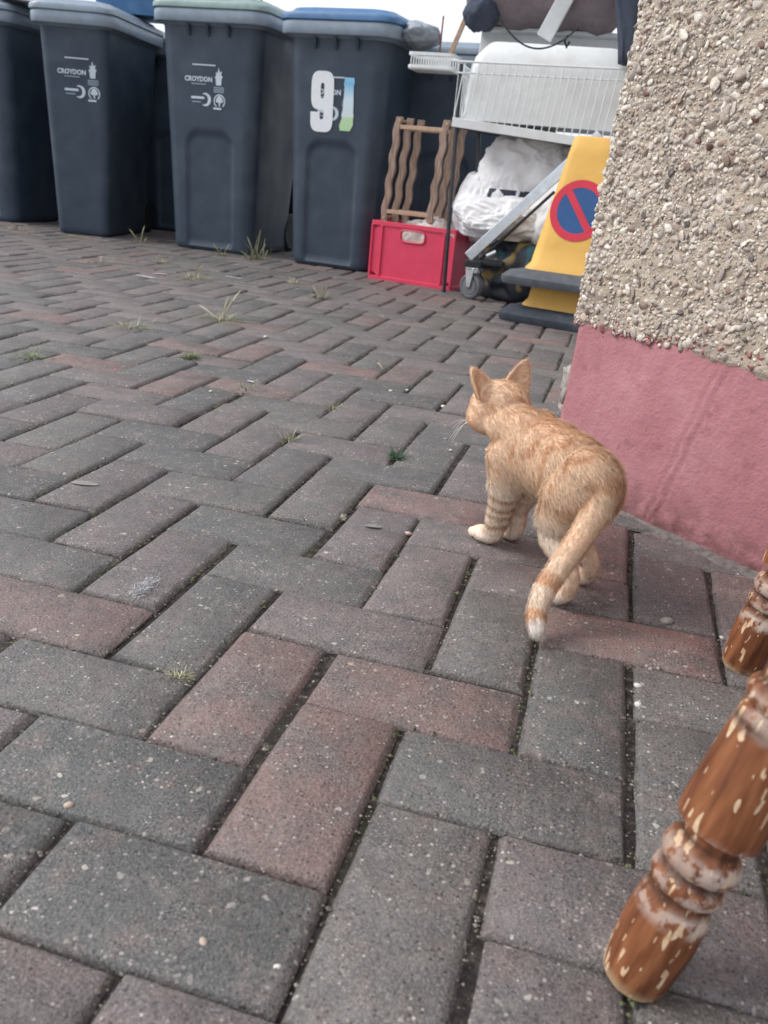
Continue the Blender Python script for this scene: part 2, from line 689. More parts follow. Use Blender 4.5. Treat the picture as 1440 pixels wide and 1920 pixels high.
rc = MB()
us2 = np.concatenate([np.linspace(-0.016, 0.6, 160), np.linspace(0.62, 3.2, 60)])
zs2 = np.concatenate([np.linspace(0, 0.62, 160), np.linspace(0.65, 2.33, 50)])
vs = []
for dz in zs2:
    for u in us2:
        b = coat_bottom(u)
        o = coat_off(u, b + dz)
        if dz < 0.004:
            o -= 0.004
        if u < 0.0:
            o -= (u * u) * 25
        vs.append(W(u, o, b + dz))
nu = len(us2)
fs = [(j * nu + i, j * nu + i + 1, (j + 1) * nu + i + 1, (j + 1) * nu + i) for j in range(len(zs2) - 1) for i in range(nu - 1)]
rc.add(vs, fs)
vs = []
zs3 = np.linspace(PL - 0.002, 2.6, 140)
vv = np.concatenate([np.linspace(0, 0.1, 25), np.linspace(0.12, 2.4, 60)])
for z in zs3:
    for v in vv:
        vs.append(W(-0.016 - 0.003 * noise.noise(Vector((v * 40, z * 40, 3))), coat_off(-0.016, z) - 0.0064 - v, z))
n2 = len(vv)
rc.add(vs, [(j * n2 + i + 1, j * n2 + i, (j + 1) * n2 + i, (j + 1) * n2 + i + 1) for j in range(len(zs3) - 1) for i in range(n2 - 1)])
rc.build('render_coat', M['mortar'], house, smooth='all', recalc=False)

# pebbles
def ico(sub):
    bm = bmesh.new()
    bmesh.ops.create_icosphere(bm, subdivisions=sub, radius=1)
    v = np.array([q.co[:] for q in bm.verts])
    f = [tuple(q.index for q in t.verts) for t in bm.faces]
    bm.free()
    return v, f


ICO1, ICO2 = ico(1), ico(2)
rpb = random.Random(21)
PCOL = [(srgb(216, 206, 195), 20), (srgb(228, 220, 211), 18), (srgb(200, 190, 180), 18), (srgb(180, 168, 158), 11), (srgb(184, 176, 170), 13), (srgb(202, 184, 172), 7),
        (srgb(158, 134, 124), 4), (srgb(130, 98, 92), 1.5), (srgb(112, 106, 104), 3), (srgb(234, 228, 218), 9)]
PC, PW = zip(*PCOL)


def pebble_shape(ic, rnd):
    v = ic[0].copy()
    s1, s2 = rnd.uniform(0, 50), rnd.uniform(0, 50)
    for q in range(len(v)):
        k = 1 + 0.46 * noise.noise(Vector(v[q] * 1.3) + Vector((s1, s2, 0))) + 0.16 * noise.noise(Vector(v[q] * 3.0) + Vector((s2, s1, 4)))
        v[q] *= k
    return v


shapes_hi = [pebble_shape(ICO2, rpb) for _ in range(14)]
shapes_lo = [pebble_shape(ICO1, rpb) for _ in range(14)]
peb = []
cell = {}


def try_add(u, v, z, r):
    key = (int((u + 5) / 0.012), int(z / 0.012))
    for du in (-1, 0, 1):
        for dz in (-1, 0, 1):
            for (u2, z2, r2) in cell.get((key[0] + du, key[1] + dz), ()):
                if (u - u2) ** 2 + (z - z2) ** 2 < (0.64 * (r + r2)) ** 2:
                    return
    cell.setdefault(key, []).append((u, z, r))
    peb.append((u, v, z, r))


for tries in range(52000):
    u = rpb.uniform(-0.02, 0.62)
    z = rpb.uniform(PL + 0.001, 0.92)
    # bare sandy patches low on the wall
    bare = noise.noise(Vector((u * 11, z * 13, 8.8))) + (0.30 if z < PL + 0.12 and u > 0.1 else 0.0) + (0.12 if z < PL + 0.24 else -0.1)
    if bare > 0.28 and rpb.random() < 0.72:
        continue
    r = min(0.0082, max(0.0019, rpb.lognormvariate(math.log(0.0035), 0.36)))
    try_add(u, None, z, r)
front_n = len(peb)
for tries in range(3500):                    # round the corner, seen as a ragged edge
    peb.append((None, rpb.uniform(0.0, 0.06), rpb.uniform(PL, 0.92), rpb.uniform(0.002, 0.0058)))
ph = []
for (u, v, z, r) in peb:
    sc3 = Vector((r * rpb.uniform(0.85, 1.6), r * rpb.uniform(0.65, 1.05), r * rpb.uniform(0.34, 0.56)))
    rz = rpb.uniform(0, 6.28)
    tilt = rpb.uniform(-0.6, 0.6), rpb.uniform(-0.6, 0.6)
    B = Matrix((WU, Vector((0, 0, 1)), WN)).transposed()
    if u is None:
        B = Matrix((-WN, Vector((0, 0, 1)), -WU)).transposed()
        c = W(-0.016 - r * 0.2, coat_off(-0.016, z) - 0.006 - v, z)
    else:
        c = W(u, coat_off(u, z) + r * rpb.uniform(-0.26, 0.12) - (25 * u * u if u < 0 else 0), z)
    rot = B @ Matrix.Rotation(rz, 3, 'Z') @ Matrix.Rotation(tilt[0], 3, 'X') @ Matrix.Rotation(tilt[1], 3, 'Y')
    col = rpb.choices(PC, PW)[0]
    if u is not None and z < PL + 0.02 and rpb.random() < 0.3:
        col = srgb(176, 120, 118)
    kk = rpb.uniform(0.74, 1.06)
    ph.append((c, rot, sc3, (col[0] * kk, col[1] * kk * 0.975, col[2] * kk * 0.94, 1), r, u))
order = sorted(range(len(ph)), key=lambda i: -(ph[i][4] / (seen(WK + ph[i][0])[2]) if ph[i][5] is not None and 0 <= (seen(WK + ph[i][0])[0]) <= 1445 and seen(WK + ph[i][0])[1] > -5 else 0))
top300 = set(order[:300])
pmesh = []
for v in shapes_hi:
    me = bpy.data.meshes.new('pebble')
    me.from_pydata([tuple(q) for q in v], [], ICO2[1])
    me.polygons.foreach_set('use_smooth', [True] * len(me.polygons))
    me.materials.append(M['pebble'])
    pmesh.append(me)
VV, FF, CC = [], [], []
off = 0
for i, (c, rot, sc3, col, r, u) in enumerate(ph):
    if i in top300:
        o = bpy.data.objects.new('pebble', rpb.choice(pmesh))
        COL.objects.link(o)
        o.parent = house
        o.matrix_local = Matrix.Translation(c) @ (rot @ Matrix.Diagonal(sc3)).to_4x4()
        o.color = col
        continue
    inview = u is not None and u < 0.4 and c.z < 0.75
    sh, ic = (rpb.choice(shapes_hi), ICO2) if (inview and r > 0.0034) else (rpb.choice(shapes_lo), ICO1)
    A = np.array(rot @ Matrix.Diagonal(sc3))
    VV.append(sh @ A.T + np.array(c))
    FF.append(np.array(ic[1]) + off)
    CC.append(np.tile(np.array(col), (len(sh), 1)))
    off += len(sh)
me = bpy.data.meshes.new('pebbles')
VVa, FFa, CCa = np.concatenate(VV), np.concatenate(FF), np.concatenate(CC)
me.from_pydata(VVa.tolist(), [], FFa.tolist())
me.color_attributes.new('col', 'FLOAT_COLOR', 'POINT').data.foreach_set('color', CCa.astype(np.float32).ravel())
me.polygons.foreach_set('use_smooth', [True] * len(me.polygons))
kind(link('pebbles', me, M['pebbles'], house), 'stuff')

# crumbled mortar on the corner of the plinth and along its foot
def lump(c, r, seed, sub=3, amp=0.5, fr=1.5):
    bm = bmesh.new()
    bmesh.ops.create_icosphere(bm, subdivisions=sub, radius=1)
    v = []
    for q in bm.verts:
        k = 1 + amp * noise.fractal(q.co * fr + Vector((seed, seed * 1.7, 0)), 0.8, 2.2, 4)
        v.append(Vector((q.co.x * k * r[0], q.co.y * k * r[1], q.co.z * k * r[2])) + Vector(c))
    f = [tuple(q.index for q in t.verts) for t in bm.faces]
    bm.free()
    return v, f


M['grey_mortar'] = plain('grey_mortar', srgb(158, 150, 144), 0.92, 0.3, 80, 0.8)
mb = MB().add(*lump(W(-0.018, -0.02, 0.165), (0.013, 0.022, 0.034), 3.0)).add(*lump(W(-0.02, -0.03, 0.125), (0.014, 0.02, 0.02), 8.0))
mb.build('mortar_lump', M['grey_mortar'], house, smooth='all')
mb = MB()
vs = []
uf = np.linspace(0.02, 1.0, 140)
for u in uf:
    h = 0.007 + 0.005 * noise.noise(Vector((u * 22, 1, 0)))
    w = 0.012 + 0.009 * noise.noise(Vector((u * 13, 5, 0)))
    for k_, (nn, zz) in enumerate(((0.001, h), (w * 0.4, h * 0.75), (w, -0.001), (w + 0.012, -0.004))):
        vs.append(W(u, nn + 0.002 * noise.noise(Vector((u * 90, k_, 0))), zz + 0.0015 * noise.noise(Vector((u * 120, k_, 3)))))
mb.add(vs, [(i * 4 + j, (i + 1) * 4 + j, (i + 1) * 4 + j + 1, i * 4 + j + 1) for i in range(len(uf) - 1) for j in range(3)])
M['foot_mortar'] = plain('dirty_mortar', srgb(112, 104, 101), 0.95, 0.35, 120, 0.9)
mb.build('mortar_fillet', M['foot_mortar'], house, smooth='all')

#@@PART2

# ------------------------------------------------------------------ wheelie bins
M['bin'] = plain('dark_bin_plastic', srgb(57, 69, 83), 0.48, 0.16, 9, 0.12, spec=0.38, dirt=(srgb(96, 100, 104), 0.35))
M['lid_grey_lit_rim'] = plain('grey_lid_and_skylit_rim', srgb(132, 146, 160), 0.4, 0.1, 20, 0.1, spec=0.5, dirt=(srgb(150, 155, 158), 0.4))
M['lid_blue'] = plain('blue_lid_plastic', srgb(70, 112, 156), 0.42, 0.1, 20, 0.1, spec=0.5, dirt=(srgb(120, 150, 180), 0.3))
M['lid_green'] = plain('pale_green_lid_plastic', srgb(128, 150, 147), 0.45, 0.1, 20, 0.1, spec=0.5, dirt=(srgb(160, 175, 172), 0.35))
M['rubber'] = plain('black_rubber', srgb(44, 46, 50), 0.7, 0.2, 30, 0.2)
M['print'] = plain('pale_print', srgb(196, 208, 218), 0.6, 0.12, 160, 0)
M['print_dim'] = plain('faded_print', srgb(140, 156, 172), 0.6, 0.12, 160, 0)
M['sticker'] = plain('white_sticker', srgb(228, 232, 236), 0.45, 0.04, 60, 0)
m = NT('blue_green_sticker', 0.45)
sz = m.n('ShaderNodeSeparateXYZ')
m.l(m.objco(), sz.inputs[0])
m.color(m.ramp(m.map(sz.outputs[2], 0.608, 0.83, 0, 1), [(0.0, srgb(176, 214, 166)), (0.24, srgb(186, 216, 172)), (0.27, srgb(208, 222, 224)), (0.6, srgb(206, 224, 236)), (0.86, srgb(122, 186, 222)), (1.0, srgb(150, 204, 230))]))
M['sticker_tint'] = m.m


def text2d(body, size, offset=0.0, bold=False):
    cu = bpy.data.curves.new('t', 'FONT')
    cu.body = body
    cu.size = size
    cu.offset = offset
    cu.align_x = 'CENTER'
    cu.align_y = 'CENTER'
    cu.resolution_u = 3
    o = bpy.data.objects.new('t', cu)
    COL.objects.link(o)
    dg = bpy.context.evaluated_depsgraph_get()
    me = bpy.data.meshes.new_from_object(o.evaluated_get(dg))
    vs = [(v.co.x, v.co.y) for v in me.vertices]
    fs = [tuple(p.vertices) for p in me.polygons]
    bpy.data.objects.remove(o)
    bpy.data.meshes.remove(me)
    return vs, fs


def poly(pts):
    return pts, [tuple(range(len(pts)))]


def arc_band(c, r0, r1, a0, a1, n=20):
    pts, fs = [], []
    for i in range(n + 1):
        a = a0 + (a1 - a0) * i / n
        ro = r1(i / n) if callable(r1) else r1
        ri = r0(i / n) if callable(r0) else r0
        pts.append((c[0] + ri * math.cos(a), c[1] + ri * math.sin(a)))
        pts.append((c[0] + ro * math.cos(a), c[1] + ro * math.sin(a)))
    for i in range(n):
        fs.append((2 * i, 2 * i + 1, 2 * i + 3, 2 * i + 2))
    return pts, fs


def rect(x0, y0, x1, y1):
    return [(x0, y0), (x1, y0), (x1, y1), (x0, y1)], [(0, 1, 2, 3)]


def disc(c, r, n=14):
    return poly([(c[0] + r * math.cos(2 * math.pi * i / n), c[1] + r * math.sin(2 * math.pi * i / n)) for i in range(n)])


def shift(t, dx, dy, k=1.0):
    return [(x * k + dx, y * k + dy) for x, y in t[0]], t[1]


def make_bin(label, loc, rz, bw, lid, H=0.93, arch=True, marks=None, bd=0.47, lid_tilt=0.0, ribs=True, grow=0.085):
    """loc = middle of the front edge of the base; front looks along -Y of the bin"""
    t = empty('wheelie_bin', loc, rz)
    tag(t, label, 'wheelie bin')
    tw, td = bw + grow, bd + 0.14
    lean = 0.035                                   # front slopes forwards towards the top

    def dims(z):
        k = min(max(z / H, 0), 1)
        return bw + (tw - bw) * k, bd + (td - bd) * k, -lean * k

    def yf(z):
        w, d, yy = dims(z)
        return yy

    def recess(x, z):
        if not arch:
            return 0.0
        hw = 0.128
        top = 0.555
        if abs(x) > hw + 0.03 or z > top + 0.05 or z < 0.03:
            return 0.0
        r = 0.07
        # signed distance to a rounded-top slot
        dx = abs(x) - (hw - r)
        dz = z - (top - r)
        dd = math.hypot(max(dx, 0), max(dz, 0)) - r if (dx > 0 or dz > 0) else max(dx, dz) - r
        s_ = min(max((-dd + 0.006) / 0.02, 0), 1)
        return 0.011 * s_ * s_ * (3 - 2 * s_)

    zs = [0.0, 0.006, 0.02] + list(np.linspace(0.04, H, 64))
    rings = []
    for z in zs:
        w, d, yy = dims(z)
        ins = 0.018 if z == 0 else (0.006 if z < 0.01 else 0)
        ring = rrect(w - 2 * ins, d - 2 * ins, min(0.065, w * 0.14), z, 0, yy + d / 2, nx=44, ny=4, nc=7)
        for q in ring:
            if q.y < yy + 0.02:
                q.y += recess(q.x, z)
        rings.append(ring)
    mb = MB()
    mb.loft(rings, caps=(True, False))
    body = mb.build('body', M['bin'], t, smooth=True)
    # rolled rim
    w, d, yy = dims(H)
    mb = MB()
    rr = []
    for dw, z in ((0.0, H - 0.012), (0.028, H - 0.004), (0.066, H), (0.072, H + 0.006), (0.072, H + 0.044), (0.064, H + 0.052), (0.0, H + 0.052), (-0.03, H + 0.04)):
        rr.append(rrect(w + dw, d + dw, 0.075 if dw > 0 else 0.06, z, 0, yy + d / 2, nx=6, ny=6, nc=6))
    mb.loft(rr, caps=(False, True))
    mb.build('rim', M['bin'] if lid is None else M['lid_grey_lit_rim'], t, smooth=True)  # paler than the body: skylight caught on the rim is painted into its colour
    if ribs:
        for x in (-0.10, 0.0, 0.105):
            b = MB()
            b.loft([[Vector((x + sx * 0.006, yy - sy, z)) for sx, sy in ((-1, -0.01), (1, -0.01), (1, dep), (-1, dep))] for z, dep in ((H - 0.055, 0.001), (H - 0.03, 0.016), (H - 0.008, 0.024))])
            b.build('rib', M['bin'], t)
    # lid with a raised rib round the top
    mb = MB()
    rr = []
    zl = H + 0.053
    for dw, z in ((0.066, zl), (0.078, zl + 0.004), (0.078, zl + 0.020), (0.066, zl + 0.030), (0.02, zl + 0.036), (-0.01, zl + 0.052), (-0.08, zl + 0.060), (-0.10, zl + 0.052), (-0.2, zl + 0.062)):
        rr.append(rrect(w + dw, d + dw, 0.07, z + lid_tilt * 0, 0, yy + d / 2, nx=6, ny=6, nc=6))
    mb.loft(rr, caps=(True, True))
    mb.build('lid', M[lid] if lid else M['lid_grey_lit_rim'], t, smooth=True)
    # hinge bar, handle and wheels at the back
    yb = yy + d
    mb = MB()
    mb.tube([(-w / 2 + 0.02, yb + 0.02, H + 0.03), (-w / 2 + 0.02, yb + 0.075, H + 0.06), (w / 2 - 0.02, yb + 0.075, H + 0.06), (w / 2 - 0.02, yb + 0.02, H + 0.03)], 0.014, 10)
    mb.build('handle', M['bin'], t, smooth=True)
    for sx in (-1, 1):
        mb = MB()
        mb.lathe([(0.03, -0.02), (0.085, -0.02), (0.098, -0.008), (0.098, 0.008), (0.085, 0.02), (0.03, 0.02)], 20, (sx * (bw / 2 - 0.01), bd + 0.03, 0.098), Matrix.Rotation(math.pi / 2, 3, 'Y'))
        mb.build('wheel', M['rubber'], t, smooth=True)
    mb = MB()
    mb.tube([(-bw / 2, bd + 0.03, 0.098), (bw / 2, bd + 0.03, 0.098)], 0.012, 8)
    mb.build('axle', M['rubber'], t, smooth=True)

    def decal(name, shapes, mat, out=0.0016):
        mb = MB()
        for vs, fs in shapes:
            mb.add([(x, yf(z) - out, z) for x, z in vs], fs)
        o = mb.build(name, mat, body, recalc=False)
        return o

    if marks:
        cx, cz, k = marks
        def T(s):
            return shift(s, cx, cz, k)
        decal('printed_wordmark', [T(shift(text2d('CROYDON', 0.036, 0.0014), -0.05, 0.045))], M['print'])
        decal('printed_line', [T(rect(-0.09, 0.118, 0.062, 0.125))], M['print'])
        decal('printed_crescent', [T(arc_band((-0.004, -0.062), lambda q: 0.032 - 0.016 * math.sin(math.pi * q), 0.036, -2.2, 2.1))], M['print'])
        decal('printed_caption', [T(rect(-0.1, -0.06, -0.012, -0.047))], M['print'])
        decal('printed_caption', [T(rect(-0.094, -0.08, -0.034, -0.073))], M['print_dim'])
        decal('printed_ring', [T(arc_band((0.088, -0.066), 0.031, 0.038, -0.9, 4.1))], M['print'])
        decal('printed_tree', [T(poly([(0.084, -0.094), (0.092, -0.094), (0.093, -0.074), (0.106, -0.074), (0.113, -0.064), (0.107, -0.053), (0.101, -0.042), (0.088, -0.036), (0.075, -0.042), (0.069, -0.053), (0.063, -0.064), (0.070, -0.074), (0.083, -0.074)]))], M['print'])
        decal('printed_crown', [T(poly([(0.066, 0.018), (0.100, 0.018), (0.102, 0.050), (0.110, 0.066), (0.1, 0.07), (0.104, 0.094), (0.092, 0.086), (0.083, 0.112), (0.077, 0.084), (0.064, 0.088), (0.069, 0.068), (0.058, 0.064), (0.064, 0.05)]))], M['print'])
        decal('printed_caption', [T(rect(-0.098, 0.017, 0.0, 0.023))], M['print_dim'])
        decal('printed_caption', [T(rect(0.048, -0.112, 0.1, -0.101))], M['print'])
        for i in range(3):
            decal('printed_caption', [T(rect(0.05, -0.02 + i * 0.011, 0.118, -0.013 + i * 0.011))], M['print_dim'])
    return t, yf, decal


make_bin('dark grey wheelie bin at the left picture edge, showing only its shaded side', (-3.40, 3.80, 0), R(0), 0.44, 'lid_grey_lit_rim', H=0.99, ribs=False)
make_bin('narrow dark wheelie bin with grey lid and plain front, second from the left', (-2.635, 3.62, 0), R(9), 0.275, 'lid_grey_lit_rim', H=0.975, arch=False, marks=(0.03, 0.735, 0.80), bd=0.56, ribs=False, grow=0.08)
make_bin('dark wheelie bin with a pale green lid in the middle of the row', (-1.90, 3.61, 0), R(-3), 0.44, 'lid_green', H=1.015, marks=(-0.015, 0.745, 0.80))
b4, yf4, decal4 = make_bin('dark wheelie bin with a blue lid and house number 91 on its front', (-1.245, 3.525, 0), R(-6.7), 0.405, 'lid_blue', H=0.985, marks=(0.0, 0.725, 0.80))
make_bin('dark wheelie bin standing in the shadow behind the narrow bin', (-2.50, 4.42, 0), R(4), 0.50, 'lid_grey_lit_rim', H=0.95)
make_bin('dark wheelie bin behind the wooden rack and the red crate', (-0.78, 3.82, 0), R(-8), 0.46, 'lid_grey_lit_rim', H=0.92)
make_bin('dark wheelie bin filling the shadowy gap between the green and blue lidded bins', (-1.90, 4.25, 0), R(-3), 0.46, 'lid_grey_lit_rim', H=0.9)
make_bin('wheelie bin with a pale green lid standing in the back row at the left', (-3.05, 4.62, 0), R(6), 0.42, 'lid_green', H=1.02)

def sq_band(c, ow, oh, iw, ih, a0, a1, e=0.55, n=40):
    pts, fs = [], []
    for i in range(n + 1):
        a_ = a0 + (a1 - a0) * i / n
        ca, sa = math.cos(a_), math.sin(a_)
        px, pz = math.copysign(abs(ca) ** e, ca), math.copysign(abs(sa) ** e, sa)
        pts.append((c[0] + iw / 2 * px, c[1] + ih / 2 * pz))
        pts.append((c[0] + ow / 2 * px, c[1] + oh / 2 * pz))
    for i in range(n):
        fs.append((2 * i, 2 * i + 1, 2 * i + 3, 2 * i + 2))
    return pts, fs


nx_, nz_ = -0.058, 0.718
d9 = decal4('house_number_sticker', [sq_band((nx_, nz_ + 0.048), 0.112, 0.158, 0.018, 0.062, 0, 2 * math.pi)], M['sticker'], 0.0028)
decal4('house_number_sticker', [sq_band((nx_, nz_ - 0.052), 0.112, 0.14, 0.018, 0.035, -math.pi, 0.0)], M['sticker'], 0.0031)
decal4('house_number_sticker', [rect(nx_ + 0.009, nz_ - 0.053, nx_ + 0.056, nz_ + 0.03)], M['sticker'], 0.0034)
decal4('house_number_sticker', [rect(nx_ - 0.056, nz_ - 0.053, nx_ - 0.009, nz_ - 0.040)], M['sticker'], 0.0034)
one = poly([(0.036, 0.608), (0.086, 0.608), (0.1, 0.634), (0.094, 0.79), (0.098, 0.808), (0.094, 0.824), (0.052, 0.824), (0.046, 0.80), (0.05, 0.78), (0.044, 0.66), (0.032, 0.63)])
decal4('house_number_sticker', [one], M['sticker_tint'], 0.0028)

# loose things lying on the bins
M['white_plastic'] = plain('white_plastic', srgb(228, 231, 231), 0.4, 0.05, 40, 0.08, dirt=(srgb(170, 168, 158), 0.35))
M['white_board'] = plain('white_board', srgb(206, 210, 212), 0.6, 0.06, 20, 0.1, dirt=(srgb(160, 160, 158), 0.4))
mb = MB()
mb.box((-3.2, 3.95, 1.12), (0.62, 0.36, 0.022), Matrix.Rotation(R(-6), 3, 'Z') @ Matrix.Rotation(R(5), 3, 'Y'))
tag(mb.build('white_board', M['white_board'], bevel=0.003), 'flat white board lying on the lid of the leftmost bin', 'board')


bx = empty('recycling_box', (-2.60, 4.16, 1.096), R(8))
tag(bx, 'blue plastic recycling box standing on the narrow bin', 'box')
mb = MB()
mb.loft([rrect(0.34, 0.28, 0.03, 0.0), rrect(0.40, 0.33, 0.035, 0.13), rrect(0.38, 0.31, 0.03, 0.13), rrect(0.33, 0.27, 0.03, 0.012)])
mb.build('body', M['lid_blue'], bx, smooth=True)
mb = MB()
rr = [rrect(0.40, 0.33, 0.035, 0.125), rrect(0.425, 0.355, 0.04, 0.125), rrect(0.425, 0.355, 0.04, 0.14), rrect(0.385, 0.315, 0.03, 0.14)]
mb.loft(rr, caps=(False, False))
mb.build('rim', M['lid_blue'], bx, smooth=True)


def sack(name, label, cat, c, r, seed, mat, sub=5, amp=0.22, fold=0.10, rot=0.0, flat=True):
    bm = bmesh.new()
    bmesh.ops.create_icosphere(bm, subdivisions=sub, radius=1)
    v = []
    for q in bm.verts:
        d = q.co.normalized()
        s_ = Vector((seed, seed * 0.7, seed * 1.3))
        k = 1 + amp * noise.noise(d * 1.4 + s_)
        w = Vector((d.x * 1.9, d.y * 1.9, d.z * 0.9)) + s_ + 0.6 * noise.noise_vector(d * 1.7 + s_)
        n1 = noise.noise(w * 1.5)
        n2 = noise.noise(w * 3.1 + Vector((4, 1, 2)))
        k += fold * (1 - abs(n1) * 2.2) + fold * 0.55 * (1 - abs(n2) * 2.2)
        k += 0.012 * noise.noise(d * 14 + s_)
        v.append(Vector((d.x * k * r[0], d.y * k * r[1], max(d.z * k, -0.82 if flat else -9) * r[2])))
    f = [tuple(q.index for q in t.verts) for t in bm.faces]
    bm.free()
    o = MB().add(v, f).build(name, mat, smooth='all')
    o.location = c
    o.rotation_euler = (0, 0, rot)
    if label:
        tag(o, label, cat)
    return o


M['grey_bag'] = plain('grey_plastic_bag', srgb(150, 158, 166), 0.5, 0.15, 30, 0.2)
sack('plastic_bag', 'crumpled grey plastic bag poking out from under the blue lid', 'bag', (-0.90, 3.60, 1.02), (0.075, 0.11, 0.045), 3.1, M['grey_bag'], 4, 0.25, 0.16, flat=False)

# ------------------------------------------------------------------ red crate
M['red'] = plain('red_crate_plastic', srgb(212, 58, 90), 0.45, 0.06, 18, 0.08, spec=0.5, dirt=(srgb(196, 84, 104), 0.4))
crate = empty('crate', (-0.78, 3.2905, 0), R(-14.3))
tag(crate, 'red plastic stacking crate on the paving beside the number 91 bin', 'crate')
cw, cdp, ch = 0.425, 0.32, 0.25


def wall_with_slot(w, h, th, slot):
    """front panel in the x-z plane with a rounded hand hole"""
    mb = MB()
    n = 28
    x0, z0, sw, sh = slot
    inner, outer = [], []
    for i in range(n):
        a = 2 * math.pi * i / n
        ca, sa = math.cos(a), math.sin(a)
        e = 0.45
        ix = x0 + sw / 2 * math.copysign(abs(ca) ** e, ca)
        iz = z0 + sh / 2 * math.copysign(abs(sa) ** e, sa)
        inner.append((ix, iz))
        k = max(abs(ca), abs(sa))
        outer.append((w / 2 * ca / k, h / 2 + h / 2 * sa / k))
    vs = [(x, y, z) for y in (-th / 2, th / 2) for ring in (outer, inner) for x, z in ring]
    fs = []
    for i in range(n):
        j = (i + 1) % n
        fs.append((i, j, n + j, n + i))
        fs.append((2 * n + j, 2 * n + i, 3 * n + i, 3 * n + j))
        fs.append((n + i, n + j, 3 * n + j, 3 * n + i))
        fs.append((j, i, 2 * n + i, 2 * n + j))
    return mb.add(vs, fs)


front = wall_with_slot(cw - 0.02, ch - 0.03, 0.005, (0.0, ch - 0.064, 0.112, 0.042)).build('front_panel', M['red'], crate)
front.location = (0, 0.008, 0.014)
rim_lip = MB()
for i in range(28):
    pass
mb = MB()
ring1, ring2 = [], []
mb2 = MB()
pts = []
for i in range(29):
    a = 2 * math.pi * i / 28
    ca, sa = math.cos(a), math.sin(a)
    pts.append((0.06 * math.copysign(abs(ca) ** 0.45, ca), 0.002, ch - 0.05 + 0.025 * math.copysign(abs(sa) ** 0.45, sa)))
mb2.tube(pts, 0.0035, 6, caps=False)
mb2.build('handle_rim', M['red'], crate, smooth=True)
back = wall_with_slot(cw - 0.02, ch - 0.03, 0.005, (0.0, ch - 0.064, 0.112, 0.042)).build('back_panel', M['red'], crate)
back.location = (0, cdp - 0.008, 0.014)
for sx in (-1, 1):
    b = MB()
    b.box((sx * (cw / 2 - 0.012), cdp / 2, ch / 2), (0.005, cdp - 0.024, ch - 0.012))
    b.build('side_panel', M['red'], crate)
b = MB()
b.box((0, cdp / 2, 0.008), (cw - 0.02, cdp - 0.02, 0.012))
b.build('base', M['red'], crate)
for z, hh in ((ch - 0.008, 0.018), (0.007, 0.0165)):
    b = MB()
    rr = [rrect(cw, cdp, 0.012, z - hh / 2, 0, cdp / 2), rrect(cw, cdp, 0.012, z + hh / 2, 0, cdp / 2),
          rrect(cw - 0.03, cdp - 0.03, 0.01, z + hh / 2, 0, cdp / 2), rrect(cw - 0.03, cdp - 0.03, 0.01, z - hh / 2, 0, cdp / 2)]
    rr.append(rr[0])
    b.loft(rr, caps=(False, False))
    b.build('edge_band', M['red'], crate, bevel=0.002)
for x in (-cw / 2 + 0.008, -cw / 2 + 0.058, cw / 2 - 0.058, cw / 2 - 0.008):
    b = MB()
    b.box((x, 0.003, ch / 2), (0.009, 0.010, ch - 0.03))
    b.build('rib', M['red'], crate, bevel=0.0015)
M['cloth'] = plain('off_white_cloth', srgb(198, 190, 184), 0.85, 0.1, 60, 0.3)
c1 = sack('cloth', 'crumpled off white cloth filling the red crate', 'cloth', (-0.735, 3.455, 0.165), (0.16, 0.10, 0.105), 6.3, M['cloth'], 5, 0.2, 0.13, R(-14))

# ------------------------------------------------------------------ wavy wooden rack standing in the crate
m = NT('weathered_wood', 0.75, 0.25)
p_ = m.objco()
c_ = m.ramp(m.noise(m.scale(p_, (60, 60, 6)), 3, 3, 0.6), [(0.3, srgb(124, 104, 92)), (0.55, srgb(160, 138, 124)), (0.75, srgb(184, 164, 150))])
m.color(c_)
m.bump(m.noise(m.scale(p_, (100, 100, 8)), 3, 1), 0.4, 0.002)
M['wood_rack'] = m.m
M['raw_wood'] = plain('raw_wood', srgb(182, 154, 130), 0.7, 0.15, 60, 0.2)
rack = empty('wooden_rack', (-0.84, 3.40, 0.235), R(-9))
tag(rack, 'weathered wooden rack with wavy slats propped upright in the red crate', 'rack')


def wavy(x0, x1, y, h, ph):
    mb = MB()
    rings = []
    n = 46
    for i in range(n + 1):
        t_ = i / n
        z = h * t_
        xc = x0 + (x1 - x0) * t_ + 0.0042 * math.sin(t_ * 2 * math.pi * 4.2 + ph)
        wd = 0.0142
        rings.append([Vector((xc - wd, y - 0.009, z)), Vector((xc + wd, y - 0.009, z)), Vector((xc + wd, y + 0.009, z)), Vector((xc - wd, y + 0.009, z))])
    mb.loft(rings)
    return mb.build('slat', M['wood_rack'], rack, smooth=True)


for gx in (-0.112, 0.108):
    for i, dy in enumerate((0.0, 0.058, 0.116)):
        sp_x = 0.027 if gx < 0 else 0.02
        wavy(gx + sp_x * i, gx + 0.034 + sp_x * i, dy, 0.445, 0.5 + i * 0.3)
for z, xo in ((0.405, 0.034), (0.055, 0.004)):
    for dy in (0.0, 0.116):
        b = MB()
        b.box((xo, dy, z), (0.2, 0.02, 0.017))
        b.build('rail', M['raw_wood'], rack, bevel=0.002)
for gx in (-0.112, 0.108):
    for z, xo in ((0.43, 0.04), (0.03, 0.005)):
        b = MB()
        b.tube([(gx + xo, -0.012, z), (gx + xo + 0.006, 0.128, z)], 0.006, 8)
        b.build('dowel', M['raw_wood'], rack, smooth=True)

